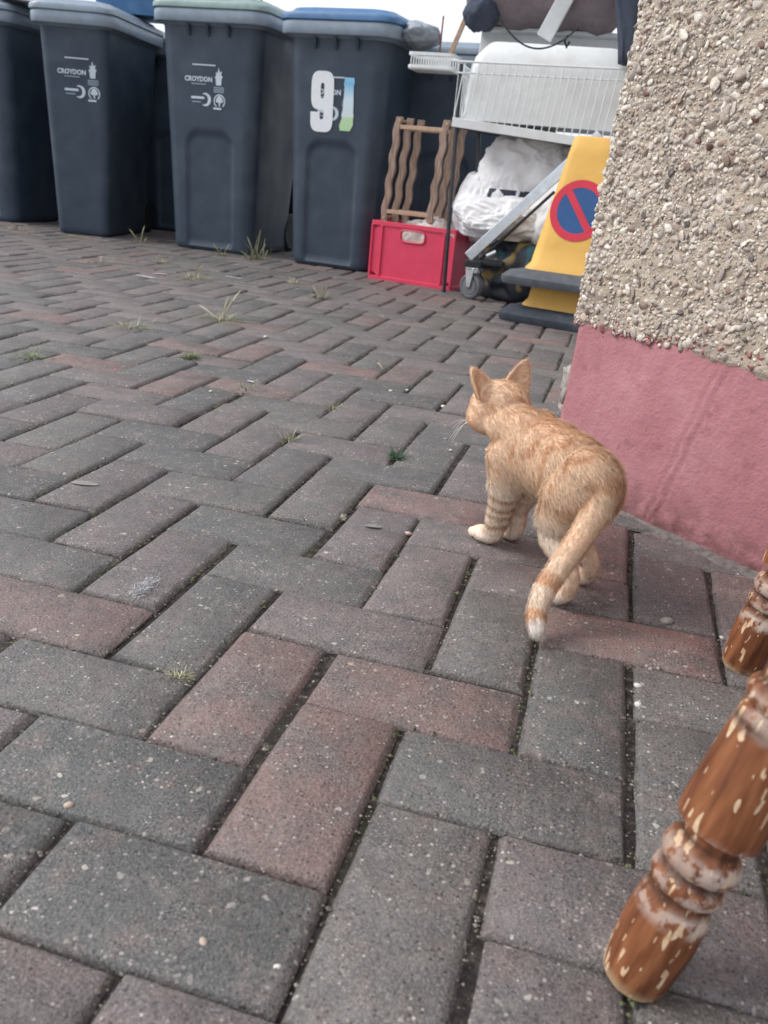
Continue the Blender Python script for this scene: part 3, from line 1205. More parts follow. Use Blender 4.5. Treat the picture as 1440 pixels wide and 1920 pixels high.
# ------------------------------------------------------------------ wire basket on a thin legged stand
M['dark_metal'] = plain('dark_steel', srgb(72, 76, 82), 0.4, 0.15, 40, 0.1, metal=0.6)
M['white_wire'] = plain('white_coated_wire', srgb(226, 232, 234), 0.35, 0.05, 40, 0, dirt=(srgb(168, 150, 130), 0.3))
M['chrome'] = plain('dull_chrome', srgb(214, 218, 222), 0.2, 0.06, 40, 0.05, metal=0.9)
stand = empty('stand', (-0.30, 3.30, 0))
tag(stand, 'thin dark metal stand carrying the white wire basket', 'stand')
for nm, a, b_ in (('leg', (-0.288, -0.145, 0.0), (-0.318, -0.15, 0.87)), ('leg', (-0.205, 0.12, 0.0), (-0.262, 0.10, 0.66)), ('leg', (0.36, -0.12, 0.0), (0.33, -0.14, 0.64)), ('leg', (0.36, 0.16, 0.0), (0.34, 0.14, 0.66))):
    mb = MB()
    mb.tube([a, b_], 0.0085, 10)
    mb.build('leg', M['dark_metal'], stand, smooth=True)
for a, b_ in (((-0.312, -0.15, 0.648), (0.33, -0.14, 0.606)), ((-0.262, 0.10, 0.648), (0.34, 0.14, 0.612)), ((-0.312, -0.15, 0.648), (-0.262, 0.10, 0.648))):
    mb = MB()
    mb.tube([a, b_], 0.007, 8)
    mb.build('rail', M['dark_metal'], stand, smooth=True)
mb = MB()
mb.box((-0.222, 0.10, 0.37), (0.03, 0.05, 0.045))
mb.build('clip', M['rubber'], stand, bevel=0.006)

bask = empty('wire_basket', (-0.625, 3.125, 0.64))
tag(bask, 'white wire basket with a solid lower edge raised on the metal stand', 'basket')
BL, BD = 0.70, 0.36


def bz(x):          # basket floor sags to the right
    return 0.02 - 0.045 * x / BL


for z, rr_ in ((0.235, 0.0042), (0.196, 0.003)):
    mb = MB()
    mb.tube([(0, 0, z), (BL, 0, z + 0.012), (BL, BD, z + 0.012), (0, BD, z), (0, 0, z)], rr_, 8)
    mb.build('rim_wire', M['white_wire'], bask, smooth=True)
mb = MB()
mb.loft([[Vector((x, y, bz(x) + z)) for y, z in ((-0.004, 0.018), (-0.004, -0.016), (0.004, -0.016), (0.004, 0.018))] for x in np.linspace(0, BL, 8)])
mb.build('lower_edge', M['white_wire'], bask, bevel=0.002)
mb = MB()
mb.loft([[Vector((x, y, bz(x) + z)) for y, z in ((0.006, 0.004), (0.006, -0.004), (BD, -0.004), (BD, 0.004))] for x in np.linspace(0.0, BL, 8)])
mb.build('floor', M['white_wire'], bask)
for i in range(24):
    x = 0.004 + i * (BL - 0.03) / 23
    mb = MB()
    lean = 0.0
    mb.tube([(x, 0.0, bz(x) + 0.015), (x + 0.02, -0.004, 0.2 + 0.01 * x / BL), (x + 0.023, 0.0, 0.236 + 0.012 * x / BL)], 0.0023, 6)
    mb.build('wire', M['white_wire'], bask, smooth=True)
for i in range(12):
    y = 0.02 + i * (BD - 0.03) / 11
    mb = MB()
    mb.tube([(0.0, y, 0.02), (0.0, y, 0.235)], 0.0018, 5)
    mb.build('wire', M['white_wire'], bask, smooth=True)

tub = MB()
rr = []
for w, d, z, r in ((0.655, 0.31, 0.674, 0.02), (0.64, 0.30, 0.70, 0.03), (0.62, 0.29, 0.86, 0.035), (0.60, 0.275, 0.905, 0.045), (0.52, 0.22, 0.955, 0.05), (0.50, 0.20, 0.962, 0.05)):
    rr.append(rrect(w, d, r, z, -0.275, 3.308, nx=4, ny=4, nc=6))
tub.loft(rr)
tag(tub.build('plastic_tub', M['white_plastic'], smooth=True), 'upturned white plastic tub with rounded shoulders inside the wire basket', 'tub')
pan = MB()
pan.box((-0.31, 3.47, 0.985), (0.60, 0.03, 0.12), Matrix.Rotation(R(-12), 3, 'X'))
pan.box((-0.31, 3.452, 1.036), (0.60, 0.04, 0.016), Matrix.Rotation(R(-12), 3, 'X'))
tag(pan.build('backboard', M['white_board'], bevel=0.004), 'white board with a folded top edge propped behind the plastic tub', 'board')

M['taupe'] = plain('grey_brown_fabric', srgb(122, 112, 116), 0.85, 0.12, 30, 0.4)
M['navy'] = plain('dark_navy_fabric', srgb(58, 66, 82), 0.8, 0.15, 30, 0.4)
cush = MB()
rings = []
for k_ in range(15):
    x = -0.67 + k_ * 0.62 / 14
    hh = 0.135 + 0.012 * math.sin(k_ * 1.7) - (0.045 if k_ in (0, 14) else 0)
    dd = 0.15 - (0.05 if k_ in (0, 14) else 0)
    rings.append([Vector((x, 3.46 + dd * math.cos(a), 1.165 + hh * math.sin(a) * (0.92 if math.sin(a) < 0 else 1) + 0.01 * noise.noise(Vector((x * 12, a * 2, 0))))) for a in np.linspace(0, 2 * math.pi, 22)[:-1]])
cush.loft(rings)
tag(cush.build('cushion', M['taupe'], smooth='all'), 'large grey brown fabric cushion on top of the junk pile', 'cushion')
sack('cloth_bundle', 'dark bluish fabric bundle bulging at the left end of the brown cushion', 'bundle', (-0.60, 3.36, 1.075), (0.062, 0.08, 0.062), 9.4, M['navy'], 4, 0.2, 0.1, flat=False)
pl = MB()
pl.box((-0.262, 3.30, 1.15), (0.062, 0.02, 0.34), Matrix.Rotation(R(24), 3, 'Y'))
tag(pl.build('plank', M['white_board'], bevel=0.003), 'pale board leaning across the front of the brown cushion', 'board')
coat = MB()
rings = []
for i, z in enumerate(np.linspace(0.90, 1.42, 16)):
    t_ = (z - 0.9) / 0.52
    x0 = -0.045 - 0.085 * min(t_ * 1.8, 1)
    ring = []
    for a in np.linspace(0, 2 * math.pi, 25)[:-1]:
        ring.append(Vector((0.012 + (0.045 - x0) * (0.5 + 0.5 * t_) * math.cos(a) * (0.7 + 0.3 * t_) + 0.006 * math.sin(a * 5 + z * 9), 3.12 + 0.05 * math.sin(a) + 0.008 * math.sin(a * 6 + z * 14), z)))
    rings.append(ring)
coat.loft(rings)
tag(coat.build('coat', M['navy'], smooth='all'), 'dark navy coat hanging down beside the corner of the house wall', 'coat')
cab = MB()
pts = []
for t_ in np.linspace(0, 1, 30):
    x = -0.49 + 0.30 * t_
    z = 1.035 - 0.36 * t_ * (1 - t_) - 0.02 * t_
    pts.append((x, 3.135 - 0.012 * math.sin(t_ * math.pi), z))
cab.tube(pts, 0.0034, 7)
cab.tube([(-0.225, 3.13, 0.985), (-0.232, 3.12, 0.965), (-0.222, 3.125, 0.945), (-0.214, 3.13, 0.965)], 0.005, 7)
tag(cab.build('cable', M['rubber'], smooth=True), 'thin black cable hanging in a loop over the white tub', 'cable')

dish = empty('dish_rack', (-0.79, 3.44, 0.87), R(-4))
tag(dish, 'small white slotted dish rack between the blue lidded bin and the basket', 'dish rack')
for z in (0.006, 0.054):
    mb = MB()
    rr = [rrect(0.2, 0.14, 0.02, z - 0.006), rrect(0.2, 0.14, 0.02, z + 0.006), rrect(0.188, 0.128, 0.015, z + 0.006), rrect(0.188, 0.128, 0.015, z - 0.006)]
    rr.append(rr[0])
    mb.loft(rr, caps=(False, False))
    mb.build('rim', M['white_plastic'], dish)
for i in range(16):
    for y in (-0.067, 0.067):
        b = MB()
        b.box((-0.084 + i * 0.0112, y, 0.03), (0.0042, 0.004, 0.04))
        b.build('bar', M['white_plastic'], dish)
b = MB()
b.box((0, 0, -0.002), (0.186, 0.126, 0.006))
b.build('base', M['white_plastic'], dish)
b = MB()
b.box((-0.735, 3.56, 1.00), (0.02, 0.012, 0.22), Matrix.Rotation(R(20), 3, 'Y') @ Matrix.Rotation(R(0), 3, 'Z'))
st = b.build('wooden_stick', M['raw_wood'], bevel=0.002)
tag(st, 'short pale wooden stick leaning beside the dish rack', 'stick')
st.matrix_world = Matrix.Translation((0, 0, 0))
b = MB()
b.tube([(-0.815, 3.62, 0.93), (-0.809, 3.60, 1.10)], 0.004, 8)
tag(b.build('rod', plain('rusty_red_paint', srgb(176, 108, 96), 0.6), smooth=True), 'thin reddish rod standing upright behind the dish rack', 'rod')

# ------------------------------------------------------------------ sacks, trolley, cones
def printed_sack_mat(name, band):
    m = NT(name, 0.6, 0.3)
    p = m.objco()
    c = m.ramp(m.noise(p, 14, 2), [(0.3, srgb(216, 216, 218)), (0.7, srgb(234, 234, 236))])
    if band:
        s = m.n('ShaderNodeSeparateXYZ')
        m.l(p, s.inputs[0])
        inb = m.math('MULTIPLY', m.math('GREATER_THAN', s.outputs[2], band[0]), m.math('LESS_THAN', s.outputs[2], band[1]))
        inb = m.math('MULTIPLY', inb, m.math('MULTIPLY', m.math('GREATER_THAN', s.outputs[0], band[2]), m.math('LESS_THAN', s.outputs[0], band[3])))
        v = m.vor(m.scale(p, (1, 0.3, 0.7)), 46)
        sp = m.n('ShaderNodeSeparateColor')
        m.l(v.outputs['Color'], sp.inputs[0])
        c = m.mix(m.math('MULTIPLY', inb, m.math('GREATER_THAN', sp.outputs[0], 0.38)), c, srgb(62, 68, 80))
    m.color(c)
    m.bump(m.noise(p, 40, 2), 0.4, 0.006)
    return m.m


M['sack'] = printed_sack_mat('white_woven_sack', None)
M['sack_print'] = printed_sack_mat('white_printed_sack', (-0.10, -0.045, -0.17, 0.10))
sack('sack', 'big white sack at the top of the heap under the basket', 'sack', (-0.30, 3.38, 0.475), (0.225, 0.15, 0.175), 1.9, M['sack_print'], 6, 0.22, 0.085)
sack('sack', 'white sack slumped behind the thin legs at the left of the heap', 'sack', (-0.50, 3.44, 0.34), (0.13, 0.12, 0.17), 5.2, M['sack'], 5, 0.22, 0.07)
sack('sack', 'crumpled white sack at the front of the heap behind the chrome bar', 'sack', (-0.38, 3.17, 0.31), (0.19, 0.10, 0.088), 7.7, M['sack'], 6, 0.26, 0.09)
sack('sack', 'white sack hanging down low behind the yellow cone', 'sack', (-0.16, 3.2, 0.33), (0.11, 0.12, 0.14), 11.3, M['sack'], 5, 0.25, 0.08)
m = NT('black_bag_plastic', 0.45, 0.4)
p_ = m.objco()
n_ = m.noise(p_, 9, 1, out='Color')
sp_ = m.n('ShaderNodeSeparateColor')
m.l(n_, sp_.inputs[0])
c_ = m.mix(m.map(sp_.outputs[0], 0.58, 0.64, 0, 0.9), srgb(44, 48, 56), srgb(50, 104, 116))
c_ = m.mix(m.map(sp_.outputs[1], 0.62, 0.68, 0, 0.9), c_, srgb(140, 120, 66))
m.color(c_)
M['black_bag'] = m.m
sack('bin_bag', 'dark bag with teal and yellow patches under the white sacks', 'bag', (-0.27, 3.22, 0.115), (0.20, 0.15, 0.14), 2.7, M['black_bag'], 5, 0.2, 0.09)

# chrome trolley: one long handle bar folded back, axle block, two castors
tro = empty('trolley', (-0.46, 3.03, 0))
tag(tro, 'folded chrome trolley with a slanting square bar and a grey castor wheel', 'trolley')
for dy in (0.0, 0.17):
    mb = MB()
    a, b_ = Vector((-0.02, dy, 0.165)), Vector((0.42, dy + 0.02, 0.655))
    d = (b_ - a).normalized()
    nrm = d.cross(Vector((0, 1, 0))).normalized()
    rings = []
    for q in (a, b_):
        rings.append([q + nrm * sx * 0.021 + Vector((0, sy * 0.012, 0)) for sx, sy in ((-1, -1), (1, -1), (1, 1), (-1, 1))])
    mb.loft(rings)
    mb.build('bar', M['chrome'], tro, bevel=0.003)
    mb = MB()
    a2, b2 = a + Vector((0.015, 0.02, -0.04)), a + d * 0.42 + Vector((0.02, 0.02, -0.036))
    mb.tube([a2, b2], 0.006, 8)
    mb.build('brace', M['dark_metal'], tro, smooth=True)
    mb = MB()
    mb.box((0.005, dy, 0.142), (0.07, 0.04, 0.03))
    mb.build('bracket', M['rubber'], tro, bevel=0.006)
    w_ = MB()
    w_.lathe([(0.016, -0.016), (0.034, -0.016), (0.034, -0.012), (0.041, -0.016), (0.050, -0.012), (0.053, 0.0), (0.050, 0.012), (0.041, 0.016), (0.034, 0.012), (0.034, 0.016), (0.016, 0.016)], 28, (0.006, dy, 0.054), Matrix.Rotation(R(62), 3, 'Z') @ Matrix.Rotation(math.pi / 2, 3, 'Y') @ Matrix.Identity(3))
    wheel = w_.build('castor_wheel', M['castor'] if 'castor' in M else plain('grey_rubber', srgb(98, 100, 104), 0.6), tro, smooth=True)
    f_ = MB()
    for s_ in (-1, 1):
        ax = Matrix.Rotation(R(62), 3, 'Z') @ Vector((s_ * 0.021, 0, 0))
        f_.loft([[Vector((0.006, dy, z)) + ax + Matrix.Rotation(R(62), 3, 'Z') @ Vector((x * 0.002, y, 0)) for x, y in ((-1, -w), (1, -w), (1, w), (-1, w))] for z, w in ((0.05, 0.008), (0.09, 0.016), (0.126, 0.022))])
    f_.box((0.006, dy, 0.124), (0.05, 0.05, 0.008))
    f_.build('castor_fork', M['chrome'], tro, bevel=0.001)
mb = MB()
mb.box((0.06, 0.09, 0.15), (0.13, 0.2, 0.02))
mb.build('axle_plate', M['rubber'], tro, bevel=0.005)
mb = MB()
mb.tube([(0.055, -0.005, 0.178), (0.09, -0.005, 0.198)], 0.009, 8)
mb.build('latch', M['chrome'], tro, smooth=True)

# no waiting cones, stacked
M['yellow'] = plain('yellow_cone_plastic', srgb(224, 178, 92), 0.55, 0.06, 14, 0.1, dirt=(srgb(196, 150, 84), 0.35))
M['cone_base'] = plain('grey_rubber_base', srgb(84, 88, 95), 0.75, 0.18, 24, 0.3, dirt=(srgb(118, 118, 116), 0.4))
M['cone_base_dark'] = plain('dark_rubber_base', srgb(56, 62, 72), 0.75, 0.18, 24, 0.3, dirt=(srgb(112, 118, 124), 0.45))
M['sign_red'] = plain('sign_red', srgb(204, 48, 70), 0.45, 0.06, 20, 0)
M['sign_blue'] = plain('sign_blue', srgb(38, 82, 136), 0.45, 0.06, 20, 0)


def cone(label, loc, rz, sign, basemat, tilt=0.0, z0=0.0):
    t = empty('no_waiting_cone', loc, rz)
    t.rotation_euler = (tilt, 0, rz)
    tag(t, label, 'cone')
    b = MB()
    rr = [rrect(0.43, 0.43, 0.05, 0.0, nx=3, ny=3), rrect(0.44, 0.44, 0.05, 0.012, nx=3, ny=3), rrect(0.44, 0.44, 0.05, 0.026, nx=3, ny=3), rrect(0.40, 0.40, 0.06, 0.046, nx=3, ny=3), rrect(0.30, 0.30, 0.05, 0.056, nx=3, ny=3)]
    b.loft(rr)
    b.build('base', M[basemat], t, smooth=True)
    prof = [(0.318, 0.046), (0.316, 0.058), (0.286, 0.078)]
    hb, ht = 0.286, 0.150
    for k_ in range(1, 9):
        prof.append((hb + (ht - hb) * k_ / 8, 0.082 + 0.41 * k_ / 8))
    prof += [(0.138, 0.5), (0.06, 0.503)]
    b = MB()
    b.loft([rrect(w, w, w * 0.16, z, nx=4, ny=4) for w, z in prof])
    body = b.build('body', M['yellow'], t, smooth=True)
    if sign:
        def yfront(z):
            return -(hb + (ht - hb) * (z - 0.082) / 0.41) / 2
        def flat(shape, mat, out, nm):
            mb = MB()
            mb.add([(x, yfront(z) - out, z) for x, z in shape[0]], shape[1])
            mb.build(nm, mat, body, recalc=False)
        c0 = (0.0, 0.262)
        flat(arc_band(c0, 0.075, 0.1, 0, 2 * math.pi, 40), M['sign_red'], 0.0022, 'sign_ring')
        flat(disc(c0, 0.077, 40), M['sign_blue'], 0.0016, 'sign_disc')
        a = R(-52)
        dx, dz = math.cos(a), math.sin(a)
        px, pz = -dz * 0.0115, dx * 0.0115
        bar = [(c0[0] + dx * s_ * 0.078 + px * k_, c0[1] + dz * s_ * 0.078 + pz * k_) for s_, k_ in ((-1, -1), (1, -1), (1, 1), (-1, 1))]
        flat((bar, [(0, 1, 2, 3)]), M['sign_red'], 0.0030, 'sign_bar')
    return t


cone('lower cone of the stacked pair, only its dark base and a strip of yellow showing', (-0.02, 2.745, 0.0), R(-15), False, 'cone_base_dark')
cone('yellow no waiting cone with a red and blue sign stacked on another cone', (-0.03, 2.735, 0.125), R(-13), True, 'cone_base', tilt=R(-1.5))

# ------------------------------------------------------------------ chair with turned legs
m = NT('worn_varnish', 0.55, 0.28)
p_ = m.objco()
grain = m.noise(m.scale(p_, (1, 1, 0.12)), 140, 2, 0.6)
c_ = m.ramp(grain, [(0.3, srgb(88, 50, 33)), (0.5, srgb(122, 74, 47)), (0.72, srgb(146, 95, 63))])
wear = m.noise(p_, 30, 2, 0.6)
chip_n = m.noise(m.scale(p_, (1, 1, 0.24)), 250, 1, 0.5)
chip_b = m.noise(m.scale(p_, (1, 1, 0.4)), 95, 2, 0.6)
chip = m.math('MAXIMUM', m.math('GREATER_THAN', chip_n, m.map(wear, 0.36, 0.62, 0.76, 0.55)), m.math('GREATER_THAN', chip_b, m.map(wear, 0.40, 0.68, 0.82, 0.59)))
c_ = m.mix(chip, c_, m.ramp(m.noise(p_, 190, 1), [(0.3, srgb(190, 156, 122)), (0.7, srgb(214, 188, 156))]))
at = m.n('ShaderNodeAttribute', attribute_name='col')
sx_ = m.n('ShaderNodeSeparateColor')
m.l(at.outputs['Color'], sx_.inputs[0])
scuff = m.math('MULTIPLY', sx_.outputs[0], m.map(m.noise(p_, 85, 3, 0.7), 0.42, 0.55, 0, 1))
c_ = m.mix(m.math('MULTIPLY', scuff, 0.85), c_, srgb(196, 180, 168))
foot = m.math('MULTIPLY', sx_.outputs[1], m.map(m.noise(p_, 60, 2, 0.6), 0.3, 0.5, 0, 1))
c_ = m.mix(foot, c_, srgb(196, 170, 134))
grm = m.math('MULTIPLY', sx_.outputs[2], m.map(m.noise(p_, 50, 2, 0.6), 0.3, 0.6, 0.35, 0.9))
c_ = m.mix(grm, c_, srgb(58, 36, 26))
m.color(c_)
m.l(m.math('ADD', m.math('MULTIPLY', m.math('MAXIMUM', chip, scuff), 0.4), 0.42, True), m.b.inputs['Roughness'])
m.bump(m.math('ADD', m.math('MULTIPLY', chip, -1.0), m.math('MULTIPLY', m.noise(p_, 220, 1), 0.3)), 0.5, 0.0008)
M['varnish'] = m.m
chair = empty('chair', (0.45, 0.08, 0))
tag(chair, 'old wooden chair with worn turned legs at the right edge', 'chair')
PROF = [(0.010, 0.0), (0.0215, 0.001), (0.0238, 0.004), (0.0262, 0.02), (0.0280, 0.045), (0.0276, 0.06), (0.0255, 0.074), (0.0228, 0.080), (0.0225, 0.082),
        (0.0262, 0.0855), (0.0274, 0.090), (0.0262, 0.0945), (0.0228, 0.098), (0.0224, 0.100), (0.0272, 0.104), (0.0288, 0.1095), (0.0272, 0.115), (0.0228, 0.1195), (0.0205, 0.124),
        (0.0212, 0.129), (0.0300, 0.1345), (0.0306, 0.14), (0.0300, 0.16), (0.0286, 0.185), (0.0272, 0.203), (0.0262, 0.216), (0.0238, 0.220), (0.0282, 0.225), (0.0290, 0.229), (0.0282, 0.233), (0.0235, 0.238), (0.0225, 0.25),
        (0.0235, 0.30), (0.0240, 0.36), (0.0225, 0.41), (0.0200, 0.435)]
SC = {}
fine = []
for i in range(len(PROF) - 1):
    (r0, z0), (r1, z1) = PROF[i], PROF[i + 1]
    n_ = max(1, int((z1 - z0) / 0.006))
    for k_ in range(n_):
        fine.append((r0 + (r1 - r0) * k_ / n_, z0 + (z1 - z0) * k_ / n_))
fine.append(PROF[-1])


def chair_leg(fx, fy, tx, ty, seed):
    v0, v1 = Vector((fx, fy, 0)) - Vector((0.45, 0.08, 0)), Vector((tx, ty, 0.43)) - Vector((0.45, 0.08, 0))
    mb = MB()
    seg = 40
    vs, cs = [], []
    for r, z in fine:
        for j in range(seg):
            a = 2 * math.pi * j / seg
            k = 1 + 0.012 * noise.noise(Vector((math.cos(a) * 2, math.sin(a) * 2, z * 40 + seed)))
            vs.append((0.83 * r * k * math.cos(a), 0.83 * r * k * math.sin(a), z * (0.93 if z < 0.24 else 1.0) + (0.0 if z < 0.24 else -0.0168)))
            side = max(0.0, -math.cos(a - 0.6))
            on_bead = 1.0 if (0.082 < z < 0.118 or 0.203 < z < 0.232 or 0.066 < z < 0.08) else (0.35 if 0.13 < z < 0.14 else 0.0)
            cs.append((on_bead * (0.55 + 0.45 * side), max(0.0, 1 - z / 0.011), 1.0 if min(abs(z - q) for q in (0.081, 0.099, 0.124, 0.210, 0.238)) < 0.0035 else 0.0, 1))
    n = len(fine)
    fs = [(i * seg + j, i * seg + (j + 1) % seg, (i + 1) * seg + (j + 1) % seg, (i + 1) * seg + j) for i in range(n - 1) for j in range(seg)]
    fs.append(tuple(range(seg - 1, -1, -1)))
    fs.append(tuple((n - 1) * seg + j for j in range(seg)))
    mb.add(vs, fs)
    mb.c = cs
    o = mb.build('leg', M['varnish'], chair, smooth=True)
    d = (v1 - v0).normalized()
    o.location = v0
    o.rotation_euler = d.to_track_quat('Z', 'Y').to_euler()
    return o


chair_leg(0.200, -0.102, 0.297, -0.062, 1.0)
chair_leg(0.313, 0.341, 0.372, 0.316, 5.0)
chair_leg(0.655, -0.23, 0.60, -0.20, 9.0)
chair_leg(0.70, 0.16, 0.66, 0.16, 13.0)
mb = MB()
seat = [(0.235, -0.10), (0.62, -0.24), (0.71, 0.19), (0.31, 0.365)]
vs = [(x - 0.45, y - 0.08, z) for z in (0.425, 0.458) for x, y in seat]
mb.add(vs, [(3, 2, 1, 0), (4, 5, 6, 7), (0, 1, 5, 4), (1, 2, 6, 5), (2, 3, 7, 6), (3, 0, 4, 7)])
mb.build('seat', M['varnish'], chair, bevel=0.012)
for a, b_ in (((0.595, -0.20), (0.57, -0.17)), ((0.66, 0.155), (0.70, 0.165))):
    mb = MB()
    mb.tube([(a[0] - 0.45, a[1] - 0.08, 0.455), (b_[0] - 0.40, b_[1] - 0.08, 0.9)], [0.017, 0.014], 14)
    mb.build('back_post', M['varnish'], chair, smooth=True)
for z in (0.62, 0.85):
    mb = MB()
    mb.tube([(0.155 + (z - 0.455) * 0.06, -0.28 + (z - 0.455) * 0.07, z), (0.215 + (z - 0.455) * 0.2, 0.078, z)], 0.014, 12)
    mb.build('back_rail', M['varnish'], chair, smooth=True)

# ------------------------------------------------------------------ the kitten
CO = Vector((0.125, 0.440, 0))
CH = Vector((-0.62, 0.785, 0)).normalized()
CL = Vector((-CH.y, CH.x, 0))


def cw_(s, t, z):
    return CO + CH * s + CL * t + Vector((0, 0, z))


def chain(mb, pts, seg=16, sub=6):
    """smooth tapered limb through (s,t,z,r[,squash]) knots"""
    P = [Vector(p[:3]) for p in pts]
    Rr = [p[3] for p in pts]
    out, rad = [], []
    for i in range(len(P) - 1):
        p0, p1, p2, p3 = P[max(i - 1, 0)], P[i], P[i + 1], P[min(i + 2, len(P) - 1)]
        for k in range(sub):
            t = k / sub
            out.append(0.5 * ((2 * p1) + (p2 - p0) * t + (2 * p0 - 5 * p1 + 4 * p2 - p3) * t * t + (3 * p1 - p0 - 3 * p2 + p3) * t ** 3))
            tt = t * t * (3 - 2 * t)
            rad.append(Rr[i] * (1 - tt) + Rr[i + 1] * tt)
    out.append(P[-1])
    rad.append(Rr[-1])
    mb.tube(out, rad, seg)
    mb.ell(out[0], (rad[0],) * 3)
    mb.ell(out[-1], (rad[-1],) * 3)
    return out, rad


cm = MB()
# trunk: rump, loin, ribs, shoulders, neck
for c, r in (((0.000, 0.005, 0.140), (0.045, 0.040, 0.046)), ((0.038, 0.003, 0.146), (0.052, 0.042, 0.046)), ((0.080, 0, 0.143), (0.058, 0.043, 0.050)), ((0.122, 0, 0.140), (0.050, 0.042, 0.052)), ((0.150, 0.0, 0.142), (0.036, 0.036, 0.044))):
    cm.ell(c, r, seg=24, rings=16)
chain(cm, [(0.125, 0.002, 0.156, 0.036), (0.155, 0.008, 0.162, 0.034), (0.182, 0.014, 0.171, 0.031)])
# head
HC = Vector((0.195, 0.013, 0.181))
HR = Matrix.Rotation(R(12), 3, 'Z') @ Matrix.Rotation(R(14), 3, 'Y') @ Matrix.Scale(1.12, 3)


def hd(x, y, z):
    return HC + HR @ Vector((x, y, z))


cm.ell(HC, (0.036, 0.0345, 0.0315), HR, 24, 16)
cm.ell(hd(0.012, 0, -0.010), (0.030, 0.033, 0.024), HR, 20, 12)
cm.ell(hd(0.030, 0, -0.012), (0.018, 0.019, 0.0135), HR, 18, 12)
cm.ell(hd(0.036, 0.008, -0.016), (0.011, 0.0105, 0.009), HR)
cm.ell(hd(0.036, -0.008, -0.016), (0.011, 0.0105, 0.009), HR)
cm.ell(hd(0.030, 0, -0.024), (0.012, 0.010, 0.008), HR)
cm.ell(hd(0.026, 0.0, 0.004), (0.016, 0.011, 0.012), HR)
# ears: cupped triangular shells
def ear(sy):
    n, m_ = 9, 8
    base = hd(-0.004, sy * 0.022, 0.018)
    tip = hd(-0.008, sy * (0.049 if sy > 0 else 0.038), 0.049 if sy > 0 else 0.054)
    upv = (tip - base)
    side = (HR @ Vector((-0.25, 1.0 * sy, -0.45))).normalized()
    fwd = upv.cross(side).normalized() * sy
    out, inn = [], []
    for i in range(n):
        t = i / (n - 1)
        hw = 0.0215 * (1 - t) ** 0.62 + 0.0006
        for j in range(m_):
            q = -1 + 2 * j / (m_ - 1)
            p = base + upv * t + side * hw * q - fwd * (0.010 * (1 - q * q) * (1 - t) ** 0.8)
            out.append(p - fwd * 0.0022)
            inn.append(p + fwd * 0.0022)
    vs = out + inn
    N = len(out)
    fs = []
    for i in range(n - 1):
        for j in range(m_ - 1):
            a = i * m_ + j
            fs.append((a, a + 1, a + m_ + 1, a + m_))
            fs.append((N + a, N + a + m_, N + a + m_ + 1, N + a + 1))
    edge = [j for j in range(m_)] + [i * m_ + m_ - 1 for i in range(1, n)] + [(n - 1) * m_ + j for j in range(m_ - 2, -1, -1)] + [i * m_ for i in range(n - 2, 0, -1)]
    for a, b in zip(edge, edge[1:] + edge[:1]):
        fs.append((a, N + a, N + b, b))
    cm.add(vs, fs)
ear(1)
ear(-1)
# fore legs
chain(cm, [(0.138, 0.024, 0.130, 0.028), (0.133, 0.025, 0.092, 0.0225), (0.143, 0.023, 0.052, 0.0170), (0.149, 0.024, 0.022, 0.0140), (0.158, 0.026, 0.012, 0.0120)])
cm.ell((0.168, 0.028, 0.0105), (0.019, 0.0155, 0.0105))
chain(cm, [(0.138, -0.022, 0.130, 0.026), (0.140, -0.020, 0.092, 0.020), (0.154, -0.012, 0.052, 0.0155), (0.152, -0.012, 0.024, 0.013), (0.158, -0.012, 0.012, 0.011)])
cm.ell((0.166, -0.012, 0.0105), (0.018, 0.0145, 0.0105))
# hind legs: thigh, knee forward, hock back, foot
chain(cm, [(0.004, 0.019, 0.128, 0.035), (0.008, 0.027, 0.098, 0.026), (0.008, 0.030, 0.075, 0.0185), (-0.018, 0.030, 0.054, 0.0125), (-0.036, 0.030, 0.042, 0.0102), (-0.035, 0.031, 0.022, 0.0088), (-0.020, 0.032, 0.010, 0.0098)])
cm.ell((-0.008, 0.033, 0.0095), (0.018, 0.0125, 0.0095))
chain(cm, [(0.006, -0.010, 0.130, 0.035), (0.026, -0.017, 0.098, 0.026), (0.040, -0.022, 0.074, 0.0185), (0.018, -0.025, 0.052, 0.0122), (0.000, -0.026, 0.038, 0.0100), (0.003, -0.026, 0.020, 0.0088), (0.020, -0.027, 0.010, 0.0098)])
cm.ell((0.034, -0.029, 0.0095), (0.018, 0.0125, 0.0095))
for px_, py_ in ((0.168, 0.028), (0.166, -0.012), (-0.006, 0.033), (0.036, -0.029)):
    for q in (-1.5, -0.5, 0.5, 1.5):
        cm.ell((px_ + 0.015 - 0.0022 * abs(q), py_ + q * 0.0072, 0.0085), (0.0085, 0.0046, 0.0075), None, 10, 8)
# shoulder blades
cm.ell((0.128, 0.017, 0.172), (0.026, 0.014, 0.020))
cm.ell((0.128, -0.015, 0.172), (0.026, 0.014, 0.020))
# tail, hanging back and swung to its left
TAIL = [(-0.026, 0.006, 0.150, 0.019), (-0.042, 0.018, 0.126, 0.0162), (-0.050, 0.038, 0.100, 0.0138), (-0.058, 0.064, 0.072, 0.0124), (-0.068, 0.088, 0.049, 0.0116), (-0.082, 0.104, 0.030, 0.0104), (-0.096, 0.110, 0.017, 0.0082)]
tl_pts, tl_rad = chain(cm, TAIL)

